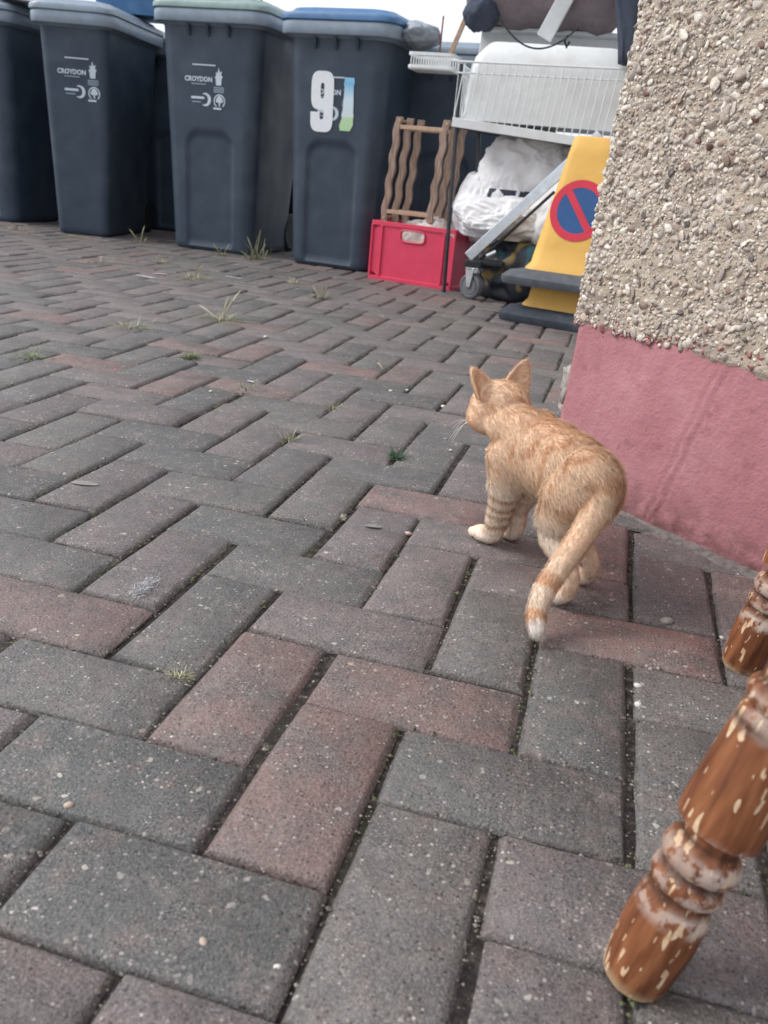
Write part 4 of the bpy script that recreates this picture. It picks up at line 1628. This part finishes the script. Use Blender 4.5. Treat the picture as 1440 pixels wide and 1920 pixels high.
raw = bpy.data.meshes.new('raw')
raw.from_pydata([tuple(cw_(*v)) for v in cm.v], [], cm.f)
bm = bmesh.new()
bm.from_mesh(raw)
bmesh.ops.recalc_face_normals(bm, faces=bm.faces)
bm.to_mesh(raw)
bm.free()
ro = bpy.data.objects.new('raw', raw)
COL.objects.link(ro)
md = ro.modifiers.new('r', 'REMESH')
md.mode = 'VOXEL'
md.voxel_size = 0.0021
md = ro.modifiers.new('s', 'SMOOTH')
md.factor = 0.5
md.iterations = 5
dg = bpy.context.evaluated_depsgraph_get()
cat_me = bpy.data.meshes.new_from_object(ro.evaluated_get(dg))
bpy.data.objects.remove(ro)
cat_me.name = 'cat'
cat_me.materials.clear()
cat_me.polygons.foreach_set('use_smooth', [True] * len(cat_me.polygons))

tail_w = [cw_(*p) for p in tl_pts]
BASE, DARK, PALE, WHITE = [np.array(srgb(*q)[:3]) for q in ((249, 221, 194), (218, 168, 126), (250, 236, 221), (252, 241, 232))]
PINK = np.array(srgb(214, 160, 140)[:3])


def sstep(a, b, x):
    t = min(max((x - a) / (b - a), 0), 1)
    return t * t * (3 - 2 * t)


def cat_zone(P):
    """local coords, tail parameter (or None)"""
    d = P - CO
    s, t, z = d.dot(CH), d.dot(CL), d.z
    ti = None
    if s < -0.03 and t > -0.01:
        bi = min(range(len(tail_w)), key=lambda i: (tail_w[i] - P).length_squared)
        if bi > 7 and (tail_w[bi] - P).length < 0.0205:
            ti = bi / (len(tail_w) - 1)
    return s, t, z, ti


def cat_col(P):
    s, t, z, ti = cat_zone(P)
    nz = noise.noise(P * 38)
    nf = noise.noise(P * 140)
    c = BASE.copy()
    if ti is not None and ti > 0.12:
        band = math.sin(ti * 2 * math.pi * 4.0 - 1.2 + nz * 0.6)
        c = c * (1 - 0) + 0
        k = sstep(0.05, 0.6, band) * 0.85
        pale = sstep(0.35, 0.75, ti)
        c = c * (1 - 0.6 * pale) + PALE * 0.6 * pale
        k *= 0.2 + 0.75 * sstep(0.4, 0.7, ti)
        c = c * (1 - k) + DARK * 1.02 * k
        w = sstep(0.86, 0.94, ti)
        c = c * (1 - w) + WHITE * w
    else:
        # tabby: broken bars down the flanks, dark line of the back
        ph = s * 175 + z * 50 + 2.6 * nz + 1.8 * noise.noise(P * 17)
        bar = sstep(0.25, 0.85, math.sin(ph)) * sstep(-0.25, 0.3, noise.noise(Vector((s * 60, t * 20, z * 42)) + Vector((3, 8, 1))))
        flank = sstep(0.085, 0.13, z)
        k = 0.6 * bar * flank
        back = sstep(0.172, 0.192, z) * (1 if s < 0.15 else 0.4)
        k = max(k, 0.34 * back + 0.2 * back * nz)
        if s > 0.165:
            k = 0.28 * sstep(0.1, 0.6, math.sin((t * 150) + nz * 2)) + 0.18 * sstep(0.0, 0.02, 0.19 - s + (z - 0.18))
        c = c * (1 - k) + DARK * k
        # pale belly, chest, inner legs and muzzle
        pal = sstep(0.118, 0.088, z) * (1 if s < 0.165 else 0.0)
        if s > 0.165:
            dm = (P - MUZ).length
            pal = sstep(0.03, 0.012, dm)
        c = c * (1 - 0.72 * pal) + PALE * 0.72 * pal
        if z < 0.08 and s > 0.10 and z > 0.022:
            b2 = sstep(0.1, 0.7, math.sin(z * 430 + nz * 1.8)) * (1.0 if t > 0.005 else 0.4)
            c = c * (1 - b2 * 0.8) + DARK * 0.72 * 0.8 * b2
        if z < 0.022:
            c = c * 0.7 + PALE * 0.3
        if z < 0.06 and s < 0.06 and z > 0.02:
            c = c * 0.7 + np.array(srgb(214, 154, 98)[:3]) * 0.3
    return c * (1 + 0.10 * nf + 0.06 * nz)


nv = len(cat_me.vertices)
MUZ = cw_(*hd(0.034, 0, -0.016))
co = np.empty(nv * 3)
cat_me.vertices.foreach_get('co', co)
co = co.reshape(-1, 3)
cols = np.ones((nv, 4), dtype=np.float32)
for i in range(nv):
    cols[i, :3] = np.clip(cat_col(Vector(co[i])), 0.01, 1)
# bare pink inside of the ears
for sy in (1, -1):
    b, tp = cw_(*hd(-0.004, sy * 0.022, 0.018)), cw_(*hd(-0.008, sy * 0.039, 0.054))
    f_ = CH
    for i in range(nv):
        P = Vector(co[i])
        ax = (P - b).dot(tp - b) / (tp - b).length_squared
        if 0.15 < ax < 0.95 and (P - (b + (tp - b) * ax)).length < 0.02 * (1.1 - ax) + 0.003:
            nrm = cat_me.vertices[i].normal
            if nrm.dot(f_) > 0.25:
                cols[i, :3] = cols[i, :3] * 0.35 + PINK * 0.65
cat_me.color_attributes.new('col', 'FLOAT_COLOR', 'POINT').data.foreach_set('color', cols.ravel())


def fur_mat(name, thin):
    m = NT(name, 0.8, 0.1)
    col = m.n('ShaderNodeAttribute', attribute_name='col').outputs['Color']
    m.color(col)
    if thin:
        d = m.n('ShaderNodeBsdfDiffuse')
        t = m.n('ShaderNodeBsdfTranslucent')
        x = m.n('ShaderNodeMixShader')
        x.inputs[0].default_value = 0.42
        m.l(col, d.inputs['Color'])
        m.l(col, t.inputs['Color'])
        m.l(d.outputs[0], x.inputs[1])
        m.l(t.outputs[0], x.inputs[2])
        out = [q for q in m.t.nodes if q.type == 'OUTPUT_MATERIAL'][0]
        m.l(x.outputs[0], out.inputs['Surface'])
    return m.m


M['fur'] = fur_mat('ginger_coat', False)
M['strand'] = fur_mat('ginger_strands', True)
cat = link('kitten', cat_me, M['fur'])
tag(cat, 'ginger tabby kitten seen from behind, walking away beside the pink plinth', 'cat')

# fur strands
rng = np.random.default_rng(5)
cat_me.calc_loop_triangles()
nt_ = len(cat_me.loop_triangles)
tri = np.empty(nt_ * 3, dtype=np.int32)
cat_me.loop_triangles.foreach_get('vertices', tri)
tri = tri.reshape(-1, 3)
nrmv = np.empty(nv * 3)
cat_me.vertices.foreach_get('normal', nrmv)
nrmv = nrmv.reshape(-1, 3)
A_, B_, C_ = co[tri[:, 0]], co[tri[:, 1]], co[tri[:, 2]]
area = np.linalg.norm(np.cross(B_ - A_, C_ - A_), axis=1)
NH = 84000
pick = rng.choice(nt_, NH, p=area / area.sum())
u1, u2 = rng.random(NH), rng.random(NH)
fl = u1 + u2 > 1
u1[fl], u2[fl] = 1 - u1[fl], 1 - u2[fl]
w0 = (1 - u1 - u2)[:, None]
P = A_[pick] * w0 + B_[pick] * u1[:, None] + C_[pick] * u2[:, None]
Nn = nrmv[tri[pick, 0]] * w0 + nrmv[tri[pick, 1]] * u1[:, None] + nrmv[tri[pick, 2]] * u2[:, None]
Nn /= np.linalg.norm(Nn, axis=1)[:, None]
Cc = cols[tri[pick, 0], :3] * w0 + cols[tri[pick, 1], :3] * u1[:, None] + cols[tri[pick, 2], :3] * u2[:, None]
chv, clv, cov = np.array(CH), np.array(CL), np.array(CO)
sl = (P - cov) @ chv
zl = P[:, 2]
flow = -chv[None, :] * 1.0 + np.array([0, 0, -0.55])[None, :] + 0 * P
leg = (zl < 0.085)
flow[leg] = np.array([0, 0, -1.0]) - 0.25 * chv
head = sl > 0.168
headc = np.array(cw_(*hd(0.05, 0, -0.01)))
fh = P[head] - headc
flow[head] = fh / np.linalg.norm(fh, axis=1)[:, None]
tw = np.array([q[:] for q in tail_w])
dtl = np.linalg.norm(P[:, None, :] - tw[None, :, :], axis=2)
ti = dtl.argmin(1)
ist = (dtl.min(1) < 0.0205) & (sl < -0.03) & (ti > 6)
tdir = np.gradient(tw, axis=0)
tdir /= np.linalg.norm(tdir, axis=1)[:, None]
flow[ist] = tdir[ti[ist]]
flow = flow + rng.normal(0, 0.24, P.shape)
flow -= Nn * (flow * Nn).sum(1)[:, None]
flow /= np.linalg.norm(flow, axis=1)[:, None] + 1e-9
L = 0.0090 * rng.uniform(0.6, 1.35, NH)
L[leg] *= 0.55
L[head] *= 0.5
L[zl < 0.02] *= 0.6
L[ist] = 0.0075 * rng.uniform(0.6, 1.3, int(ist.sum()))
rump = (sl < 0.03) & (zl > 0.09) & ~ist
L[rump] *= 1.3
clump = np.array([noise.noise(Vector(q) * 170) for q in P])
lift = np.clip(0.36 + 0.10 * clump, 0.12, 0.8)[:, None]
side = np.cross(Nn, flow)
wd = (0.00025 * rng.uniform(0.7, 1.3, NH))[:, None]
d0 = flow * (1 - lift) + Nn * lift
d0 /= np.linalg.norm(d0, axis=1)[:, None]
mid = P + d0 * (L * 0.55)[:, None]
tip = mid + (d0 * 0.5 + flow * 0.6) * (L * 0.45)[:, None]
root = P - Nn * 0.0006
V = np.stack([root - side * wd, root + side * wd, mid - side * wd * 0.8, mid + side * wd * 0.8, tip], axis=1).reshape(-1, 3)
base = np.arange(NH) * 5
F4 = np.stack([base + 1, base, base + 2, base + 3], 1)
F3 = np.stack([base + 3, base + 2, base + 4], 1)
fur_me = bpy.data.meshes.new('fur')
fur_me.vertices.add(NH * 5)
fur_me.vertices.foreach_set('co', V.astype(np.float32).ravel())
loops = np.concatenate([F4.ravel(), F3.ravel()])
fur_me.loops.add(len(loops))
fur_me.loops.foreach_set('vertex_index', loops.astype(np.int32))
fur_me.polygons.add(NH * 2)
starts = np.concatenate([np.arange(NH) * 4, NH * 4 + np.arange(NH) * 3])
fur_me.polygons.foreach_set('loop_start', starts.astype(np.int32))
fur_me.update(calc_edges=True)
fur_me.polygons.foreach_set('use_smooth', [True] * (NH * 2))
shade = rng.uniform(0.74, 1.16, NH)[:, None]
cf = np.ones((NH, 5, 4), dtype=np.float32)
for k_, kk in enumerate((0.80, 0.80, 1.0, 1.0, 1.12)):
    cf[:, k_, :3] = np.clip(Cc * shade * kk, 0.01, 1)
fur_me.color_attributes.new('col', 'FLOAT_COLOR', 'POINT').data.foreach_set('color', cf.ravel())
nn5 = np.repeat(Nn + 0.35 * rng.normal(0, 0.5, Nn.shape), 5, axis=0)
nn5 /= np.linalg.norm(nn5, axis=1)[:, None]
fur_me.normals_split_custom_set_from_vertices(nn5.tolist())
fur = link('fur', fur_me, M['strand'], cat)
kind(fur, 'stuff')

# eyes, nose, whiskers
M['eye'] = plain('amber_eye', srgb(150, 120, 60), 0.08, 0.1, 40, 0, spec=0.6)
M['pupil'] = plain('dark_pupil', srgb(26, 22, 20), 0.1, 0.05, 40, 0, spec=0.6)
M['nose'] = plain('pink_nose', srgb(206, 138, 126), 0.5, 0.1, 200, 0.1)
M['whisker'] = plain('white_whisker', srgb(236, 232, 226), 0.4, 0.02, 20, 0)
for sy in (1, -1):
    b = MB()
    b.ell([0, 0, 0], (0.0072, 0.0072, 0.0066), None, 16, 12)
    e_ = b.build('eye', M['eye'], cat, smooth='all')
    e_.location = cw_(*hd(0.0245, sy * 0.0145, 0.003))
    b = MB()
    b.ell([0, 0, 0], (0.003, 0.003, 0.0045), None, 10, 8)
    q_ = b.build('pupil', M['pupil'], e_, smooth='all')
    q_.location = (cw_(*hd(0.0290, sy * 0.0165, 0.003)) - cw_(*hd(0.0245, sy * 0.0145, 0.003)))
b = MB()
b.ell(cw_(*hd(0.0475, 0, -0.010)), (0.0035, 0.0045, 0.003), None, 12, 8)
b.build('nose', M['nose'], cat, smooth='all')
for sy in (1, -1):
    for k_ in range(6):
        b = MB()
        q0 = cw_(*hd(0.040, sy * 0.013, -0.015 - 0.0015 * (k_ % 3)))
        an = R(-34 + 13 * k_)
        ln = 0.034 + 0.004 * (k_ % 3)
        pts = []
        for t_ in np.linspace(0, 1, 8):
            pts.append(cw_(*hd(0.040 + ln * t_ * (0.25 - 0.05 * k_) , sy * (0.013 + ln * t_ * 0.72), -0.015 - 0.0015 * (k_ % 3) + ln * t_ * math.sin(an) * 0.7 - 0.016 * t_ * t_)))
        b.tube(pts, [0.00045 * (1 - 0.85 * t_) for t_ in np.linspace(0, 1, 8)], 5)
        b.build('whisker', M['whisker'], cat, smooth=True)

# ------------------------------------------------------------------ weeds, dry grass, litter and stones
m = NT('weed_blade', 0.6, 0.25)
m.color(m.n('ShaderNodeAttribute', attribute_name='col').outputs['Color'])
M['blade'] = m.m
GREEN = [srgb(98, 112, 76), srgb(112, 124, 86), srgb(86, 100, 68), srgb(130, 138, 100)]
STRAW = [srgb(176, 168, 142), srgb(192, 186, 164), srgb(156, 148, 122), srgb(142, 138, 108)]
DEEP = [srgb(66, 92, 66), srgb(78, 104, 72), srgb(58, 82, 60)]


def weed(label, x, y, n, h, spread, dry=0.5, width=0.002, tall=None, deep=False, cat_='weed', name='weed', flat=0.0):
    rnd = random.Random(int(abs(x * 1000) + abs(y * 777)))
    mb = MB()
    z0 = gz(x, y) - 0.004
    n = int(n * 3.4)
    width *= 0.5
    if y > 2.3:
        h *= 0.62
        tall = [(q[0], q[1], q[2] * 0.75) for q in (tall or [])]
    for i in range(n):
        a = rnd.uniform(0, 2 * math.pi)
        r0 = rnd.uniform(0, spread * 0.45)
        L_ = h * (rnd.uniform(0.15, 0.55) if rnd.random() < 0.75 else rnd.uniform(0.5, 1.1))
        out = rnd.uniform(0.2, 1.0) * spread
        if rnd.random() < flat:
            L_ *= 0.35
            out *= 1.4
        wd_ = width * rnd.uniform(0.6, 1.2)
        col = rnd.choice(STRAW) if rnd.random() < dry else rnd.choice(DEEP if deep else GREEN)
        k = rnd.uniform(0.8, 1.15)
        col = (col[0] * k, col[1] * k, col[2] * k, 1)
        d = Vector((math.cos(a), math.sin(a), 0))
        sd_ = Vector((-d.y, d.x, 0)) * wd_
        bend = rnd.uniform(-0.2, 1.3)
        jx_, jy_ = rnd.gauss(0, spread * 0.16), rnd.gauss(0, spread * 0.3)
        kk = [Vector((x + jx_, y + jy_, z0)) + d * (r0 + 0.8 * out * (t ** 1.3)) + Vector((0, 0, L_ * (t - bend * 0.55 * t * t))) for t in (0, 0.35, 0.7, 1.0)]
        up = Vector((0, 0, wd_ * 0.25))
        rings = []
        for t, q in zip((0, 0.35, 0.7, 1.0), kk):
            f_ = (0.8, 1.0, 0.75, 0.12)[(0, 0.35, 0.7, 1.0).index(t)]
            rings.append([q - sd_ * f_, q + up * f_, q + sd_ * f_])
        mb.loft(rings, caps=(False, True), col=col)
    for (dx, dy, hh) in (tall or []):
        q0 = Vector((x, y, z0))
        pts = [q0 + Vector((dx * t, dy * t, hh * (t - 0.12 * t * t))) for t in np.linspace(0, 1, 6)]
        mb.tube(pts, [0.0016, 0.0016, 0.0018, 0.003, 0.0034, 0.0008], 5, col=rnd.choice(STRAW))
    o = mb.build(name, M['blade'], smooth=True)
    o.data.update()
    tag(o, label, cat_, 'weeds growing in the paving joints')
    return o


weed('bushy dry grass tuft in front of the gap between the green and narrow bins', -1.489, 2.612, 46, 0.062, 0.09, 0.75, 0.0026, tall=[(0.03, 0, 0.1), (0.045, 0.01, 0.085)], flat=0.4)
weed('dry grass tuft with tall pale stems pointing up in the middle of the driveway', -1.005, 1.854, 60, 0.04, 0.085, 0.45, 0.0022, tall=[(0.02, 0.0, 0.085), (0.055, 0.01, 0.11), (0.035, 0.0, 0.075), (-0.075, 0, 0.045)], flat=0.6)
weed('green weed with a dry straw top in front of the number 91 bin', -0.927, 2.524, 50, 0.06, 0.05, 0.5, 0.0024, deep=True, tall=[(0.01, 0, 0.08), (-0.03, 0, 0.07), (0.03, 0, 0.085)])
weed('low yellowish grass tuft left of the tall stemmed tuft', -1.148, 1.583, 36, 0.03, 0.07, 0.6, 0.0022, flat=0.5)
weed('bright green moss tuft in a joint below the yellowish tuft', -0.849, 1.345, 50, 0.024, 0.035, 0.1, 0.002)
weed('small grass sprout with thin blades in the joint left of the dark leafy weed', -0.397, 0.840, 16, 0.026, 0.03, 0.4, 0.0013)
weed('dark green leafy weed in the joint left of the kitten', -0.197, 0.846, 22, 0.022, 0.024, 0.0, 0.003, deep=True)
weed('tiny yellow green rosette at the joint lower left of the kitten', -0.203, 0.540, 22, 0.010, 0.012, 0.6, 0.0016)
weed('pale feathery grass tuft between near paving blocks at the left', -0.219, 0.098, 70, 0.010, 0.016, 0.8, 0.0008, flat=0.3)
weed('mossy green strip of weed at the left edge of the paving', -1.124, 1.122, 26, 0.022, 0.05, 0.2, 0.002)
weed('tall straggly weed in the dark gap between the green and blue lidded bins', -1.60, 3.50, 34, 0.17, 0.10, 0.45, 0.0024, deep=True, tall=[(0.02, 0, 0.22), (-0.05, 0.0, 0.16), (0.05, 0, 0.12)])
weed('green tuft at the foot of the bin with the green lid', -1.76, 3.46, 34, 0.07, 0.07, 0.4, 0.0024, tall=[(0.04, 0, 0.1), (-0.05, 0, 0.09)], deep=True)
weed('dry sprig lying in front of the bin with the green lid', -1.818, 2.958, 22, 0.05, 0.07, 0.8, 0.0022, tall=[(0.0, 0, 0.06)])
weed('small dry sprig left of the weed in front of the number 91 bin', -1.159, 2.858, 18, 0.05, 0.05, 0.7, 0.0022)
weed('thin grass sprout at a brick corner in the middle left', -0.605, 1.130, 18, 0.022, 0.04, 0.3, 0.0014)
weed('thin grass sprout at a brick corner left of the curved dry stem', -0.401, 1.090, 18, 0.024, 0.035, 0.5, 0.0014)
weed('flat dark green seedling on the paving at the left', -0.667, 0.825, 14, 0.01, 0.022, 0.0, 0.003, deep=True)
weed('low dry clump in front of the narrow bin', -1.968, 2.718, 24, 0.04, 0.08, 0.8, 0.0026, flat=0.4)
weed('dry clump at the foot of the leftmost bin', -2.962, 3.50, 22, 0.05, 0.09, 0.8, 0.003)
weed('straw coloured fringe at the foot of the narrow bin', -2.60, 3.56, 26, 0.035, 0.10, 0.8, 0.003, flat=0.5)
weed('thin weed rising in the gap right of the narrow bin', -2.30, 3.62, 18, 0.09, 0.07, 0.6, 0.0024, deep=True, tall=[(0.03, 0, 0.14), (-0.06, 0, 0.1)])
weed('dry forked stem lying on the paving near the cone', -0.407, 2.438, 12, 0.018, 0.08, 1.0, 0.0022, flat=0.5)
weed('bleached curly stem lying in front of the stacked cones', -0.123, 2.006, 9, 0.014, 0.06, 1.0, 0.002, flat=0.5)
weed('yellowish moss patch in the joint at the near left edge', -0.381, 0.093, 60, 0.004, 0.02, 0.5, 0.0008)

stem = MB()
pts = [(-0.426 + 0.035 * t, 1.516 - 0.12 * t + 0.05 * t * t, 0.002 + 0.055 * t * (1.25 - t)) for t in np.linspace(0, 1, 14)]
stem.tube(pts, [0.0012] * 13 + [0.0005], 5, col=STRAW[0])
tag(stem.build('dry_stem', M['blade'], smooth=True), 'single thin curved dry stem rising from the paving', 'stem')

M['stone'] = plain('white_stone', srgb(214, 208, 200), 0.7, 0.15, 200, 0.4)
M['stone_tan'] = plain('tan_stone', srgb(184, 166, 152), 0.7, 0.15, 200, 0.4)
WS = 'tiny white stone chip scattered on the paving'
for k_, (x, y, r, lab, grp, mt) in enumerate((
        (0.207, 0.259, 0.0042, 'upper of two white pebbles in the joint below the kitten', None, 'stone'),
        (0.207, 0.224, 0.0044, 'lower of two white pebbles in the joint below the kitten', None, 'stone'),
        (-0.195, 1.228, 0.0055, 'small white stone left of the kitten face', None, 'stone'),
        (-0.798, 1.699, 0.006, WS, 'stone chips', 'stone'), (-0.657, 1.066, 0.004, WS, 'stone chips', 'stone'), (-0.12, 0.93, 0.0035, WS, 'stone chips', 'stone'),
        (-0.06, 0.97, 0.004, WS, 'stone chips', 'stone'), (0.02, 0.63, 0.0028, WS, 'stone chips', 'stone'), (-0.33, 1.3, 0.005, WS, 'stone chips', 'stone'),
        (-0.30, 1.33, 0.004, WS, 'stone chips', 'stone'), (-0.012, -0.169, 0.0026, WS, 'stone chips', 'stone'), (0.30, 0.40, 0.003, WS, 'stone chips', 'stone'),
        (-0.101, 0.533, 0.005, 'small brown stone chip in the joint left of the kitten paws', None, 'stone_tan'),
        (-0.209, -0.092, 0.004, 'pinkish stone chip on the near dark block at the left', None, 'stone_tan'),
        (-0.062, -0.168, 0.0038, 'flat yellowish stone chip on the nearest dark block', None, 'stone_tan'),
        (0.240, 0.411, 0.008, 'small crumb of grey mortar below the pink plinth', None, 'grey_mortar'))):
    mb = MB().add(*lump((0, 0, r * 0.3), (r, r * 0.8, r * 0.55), 4.0 + k_ * 2.3, 2, 0.35))
    o = mb.build('stone', M[mt], smooth='all')
    o.location = (x, y, gz(x, y) + (-0.003 if 'joint' in lab else 0.0))
    o.rotation_euler = (0, 0, k_ * 1.3)
    tag(o, lab, 'stone', grp)

# grit and sand grains lying in the joints
gr_ = MB()
rnd = random.Random(77)
gcol = [srgb(130, 121, 113), srgb(100, 93, 88), srgb(156, 148, 139), srgb(78, 73, 70)]
mcol = [srgb(92, 98, 66), srgb(78, 86, 58), srgb(112, 112, 80), srgb(66, 72, 54)]
for i in range(11000):
    yy_ = -0.45 + 3.4 * rnd.random() ** 1.7
    xx_ = rnd.uniform(-0.55 - 0.45 * (yy_ + 0.5), 0.35 + 0.05 * yy_)
    if rnd.random() < 0.72:
        xx_ = round(xx_ * 10) / 10 + rnd.gauss(0, 0.0028)
    else:
        yy_ = round(yy_ * 10) / 10 + rnd.gauss(0, 0.003)
    d_ = Vector((xx_, yy_, 0)) - WK
    if d_.dot(WU) > 0.0 and d_.dot(WN) < 0.004:
        continue
    r_ = 0.0008 * rnd.lognormvariate(0, 0.42)
    c_ = rnd.choice(gcol)
    moss = noise.noise(Vector((xx_ * 5, yy_ * 5, 4.4))) > 0.22
    if moss:
        c_ = rnd.choice(mcol)
        r_ *= 1.5
    zz_ = gz(xx_, yy_) - (rnd.uniform(0.0005, 0.003) if moss else rnd.uniform(0.002, 0.005))
    A_ = [Vector((rnd.gauss(0, 1), rnd.gauss(0, 1), rnd.gauss(0, 1))).normalized() * r_ * rnd.uniform(0.7, 1.3) for _ in range(4)]
    t4 = [(1, 1, 1), (1, -1, -1), (-1, 1, -1), (-1, -1, 1)]
    o6 = [(1, 0, 0), (0, 1, 0), (-1, 0, 0), (0, -1, 0), (0, 0, 1), (0, 0, -1)]
    gr_.add([Vector((xx_ + q[0] * r_ * rnd.uniform(0.7, 1.4), yy_ + q[1] * r_ * rnd.uniform(0.7, 1.4), zz_ + q[2] * r_ * rnd.uniform(0.6, 1.0))) for q in o6],
            [(0, 1, 4), (1, 2, 4), (2, 3, 4), (3, 0, 4), (1, 0, 5), (2, 1, 5), (3, 2, 5), (0, 3, 5)], c_)
kind(gr_.build('grit', M['blade'], driveway, recalc=False), 'stuff')

# fluffy white feather down caught on a block
dn = MB()
rnd = random.Random(4)
for i in range(260):
    c = Vector((-0.333 + rnd.gauss(0, 0.006), 0.232 + rnd.gauss(0, 0.013), 0.002 + abs(rnd.gauss(0, 0.004))))
    d = Vector((rnd.gauss(0, 1), rnd.gauss(0, 1), rnd.gauss(0, 0.6))).normalized() * 0.011
    q = d.cross(Vector((rnd.random(), rnd.random(), 1))).normalized() * 0.0004
    k = rnd.uniform(0.8, 1)
    dn.add([c - q, c + q, c + d], [(0, 1, 2)], (0.62 * k, 0.62 * k, 0.64 * k, 1))
tag(dn.build('feather', M['blade'], recalc=False), 'tuft of fluffy white down on the near left paving', 'feather')

lf = MB()
M['dead_leaf'] = plain('bleached_leaf', srgb(140, 136, 132), 0.7, 0.2, 120, 0.3)


def leaf(x, y, l_, w_, rot, label, mat='dead_leaf', nm='leaf'):
    mb = MB()
    n = 10
    vs = []
    for i in range(n + 1):
        t_ = i / n
        hw = w_ * math.sin(math.pi * (0.04 + 0.92 * t_)) ** 0.8
        xx = (t_ - 0.5) * l_
        zz = 0.0012 + 0.001 * math.sin(t_ * 3)
        for q, dz in ((-1, 0.0012), (0, 0), (1, 0.0012)):
            vs.append((xx, hw * q, zz + dz))
    fs = []
    for i in range(n):
        for j in range(2):
            fs.append((i * 3 + j, (i + 1) * 3 + j, (i + 1) * 3 + j + 1, i * 3 + j + 1))
    mb.add(vs, fs)
    o = mb.build(nm, M[mat], smooth='all')
    o.location = (x, y, gz(x, y))
    o.rotation_euler = (0, 0, rot)
    sd = o.modifiers.new('solid', 'SOLIDIFY')
    sd.thickness = 0.0006
    tag(o, label, 'litter' if mat != 'dead_leaf' else 'leaf')
    return o


leaf(-0.149, 0.525, 0.024, 0.005, R(10), 'flat bleached leaf on the block left of the kitten paws')
leaf(-0.568, 0.479, 0.042, 0.008, R(12), 'large flat bleached leaf on a dark block at the left')
M['paper'] = plain('white_paper', srgb(202, 204, 206), 0.7, 0.1, 60, 0.1)
leaf(-1.615, 2.488, 0.10, 0.008, R(-12), 'longer white strip of litter left of the bushy dry tuft', 'paper', 'litter_strip')
leaf(-1.376, 2.763, 0.08, 0.006, R(-8), 'white strip of litter right of the bushy dry tuft', 'paper', 'litter_strip')
leaf(-0.622, 1.192, 0.022, 0.0035, R(-20), 'small white paper scrap in the middle left paving', 'paper', 'litter_strip')
leaf(-1.62, 2.60, 0.06, 0.007, R(10), 'shorter white strip of litter left of the bushy dry tuft', 'paper', 'litter_strip')

# ------------------------------------------------------------------ thin young tree far behind the bins
tree = empty('tree', (-4.95, 12.0, 0))
tag(tree, 'thin distant tree top showing between the green and blue lids', 'tree')
M['bark'] = plain('grey_bark', srgb(110, 100, 96), 0.9, 0.2, 30, 0.4)
tk = MB()
tk.tube([(0, 0, -0.1), (0.03, 0, 0.8), (-0.02, 0.02, 1.6), (0.02, 0, 2.2)], [0.06, 0.045, 0.03, 0.012], 10)
rnd = random.Random(8)
tips = []
for i in range(16):
    z = rnd.uniform(1.0, 2.1)
    a = rnd.uniform(0, 6.28)
    l_ = rnd.uniform(0.3, 0.6)
    e = Vector((math.cos(a) * l_, math.sin(a) * l_, z + rnd.uniform(0.2, 0.42)))
    tk.tube([(0.0, 0, z), tuple((Vector((0, 0, z)) + e) / 2 + Vector((0, 0, 0.02))), tuple(e)], [0.014, 0.009, 0.003], 6)
    tips.append((Vector((0, 0, z)), e))
tk.build('trunk', M['bark'], tree, smooth=True)
cr = MB()
for i in range(1500):
    a, b = rnd.choice(tips)
    t_ = rnd.uniform(0.35, 1.15)
    c = a + (b - a) * t_ + Vector((rnd.gauss(0, 0.08), rnd.gauss(0, 0.08), rnd.gauss(0, 0.07)))
    d = Vector((rnd.gauss(0, 1), rnd.gauss(0, 1), rnd.gauss(0, 0.6))).normalized() * 0.035
    s_ = d.cross(Vector((rnd.gauss(0, 1), rnd.gauss(0, 1), 1))).normalized() * 0.014
    k = rnd.uniform(0.6, 1.2)
    g_ = srgb(104, 118, 84)
    cr.add([c - d, c - s_, c + d, c + s_], [(0, 1, 2, 3)], (g_[0] * k, g_[1] * k, g_[2] * k, 1))
cr.build('crown', M['blade'], tree, recalc=False)
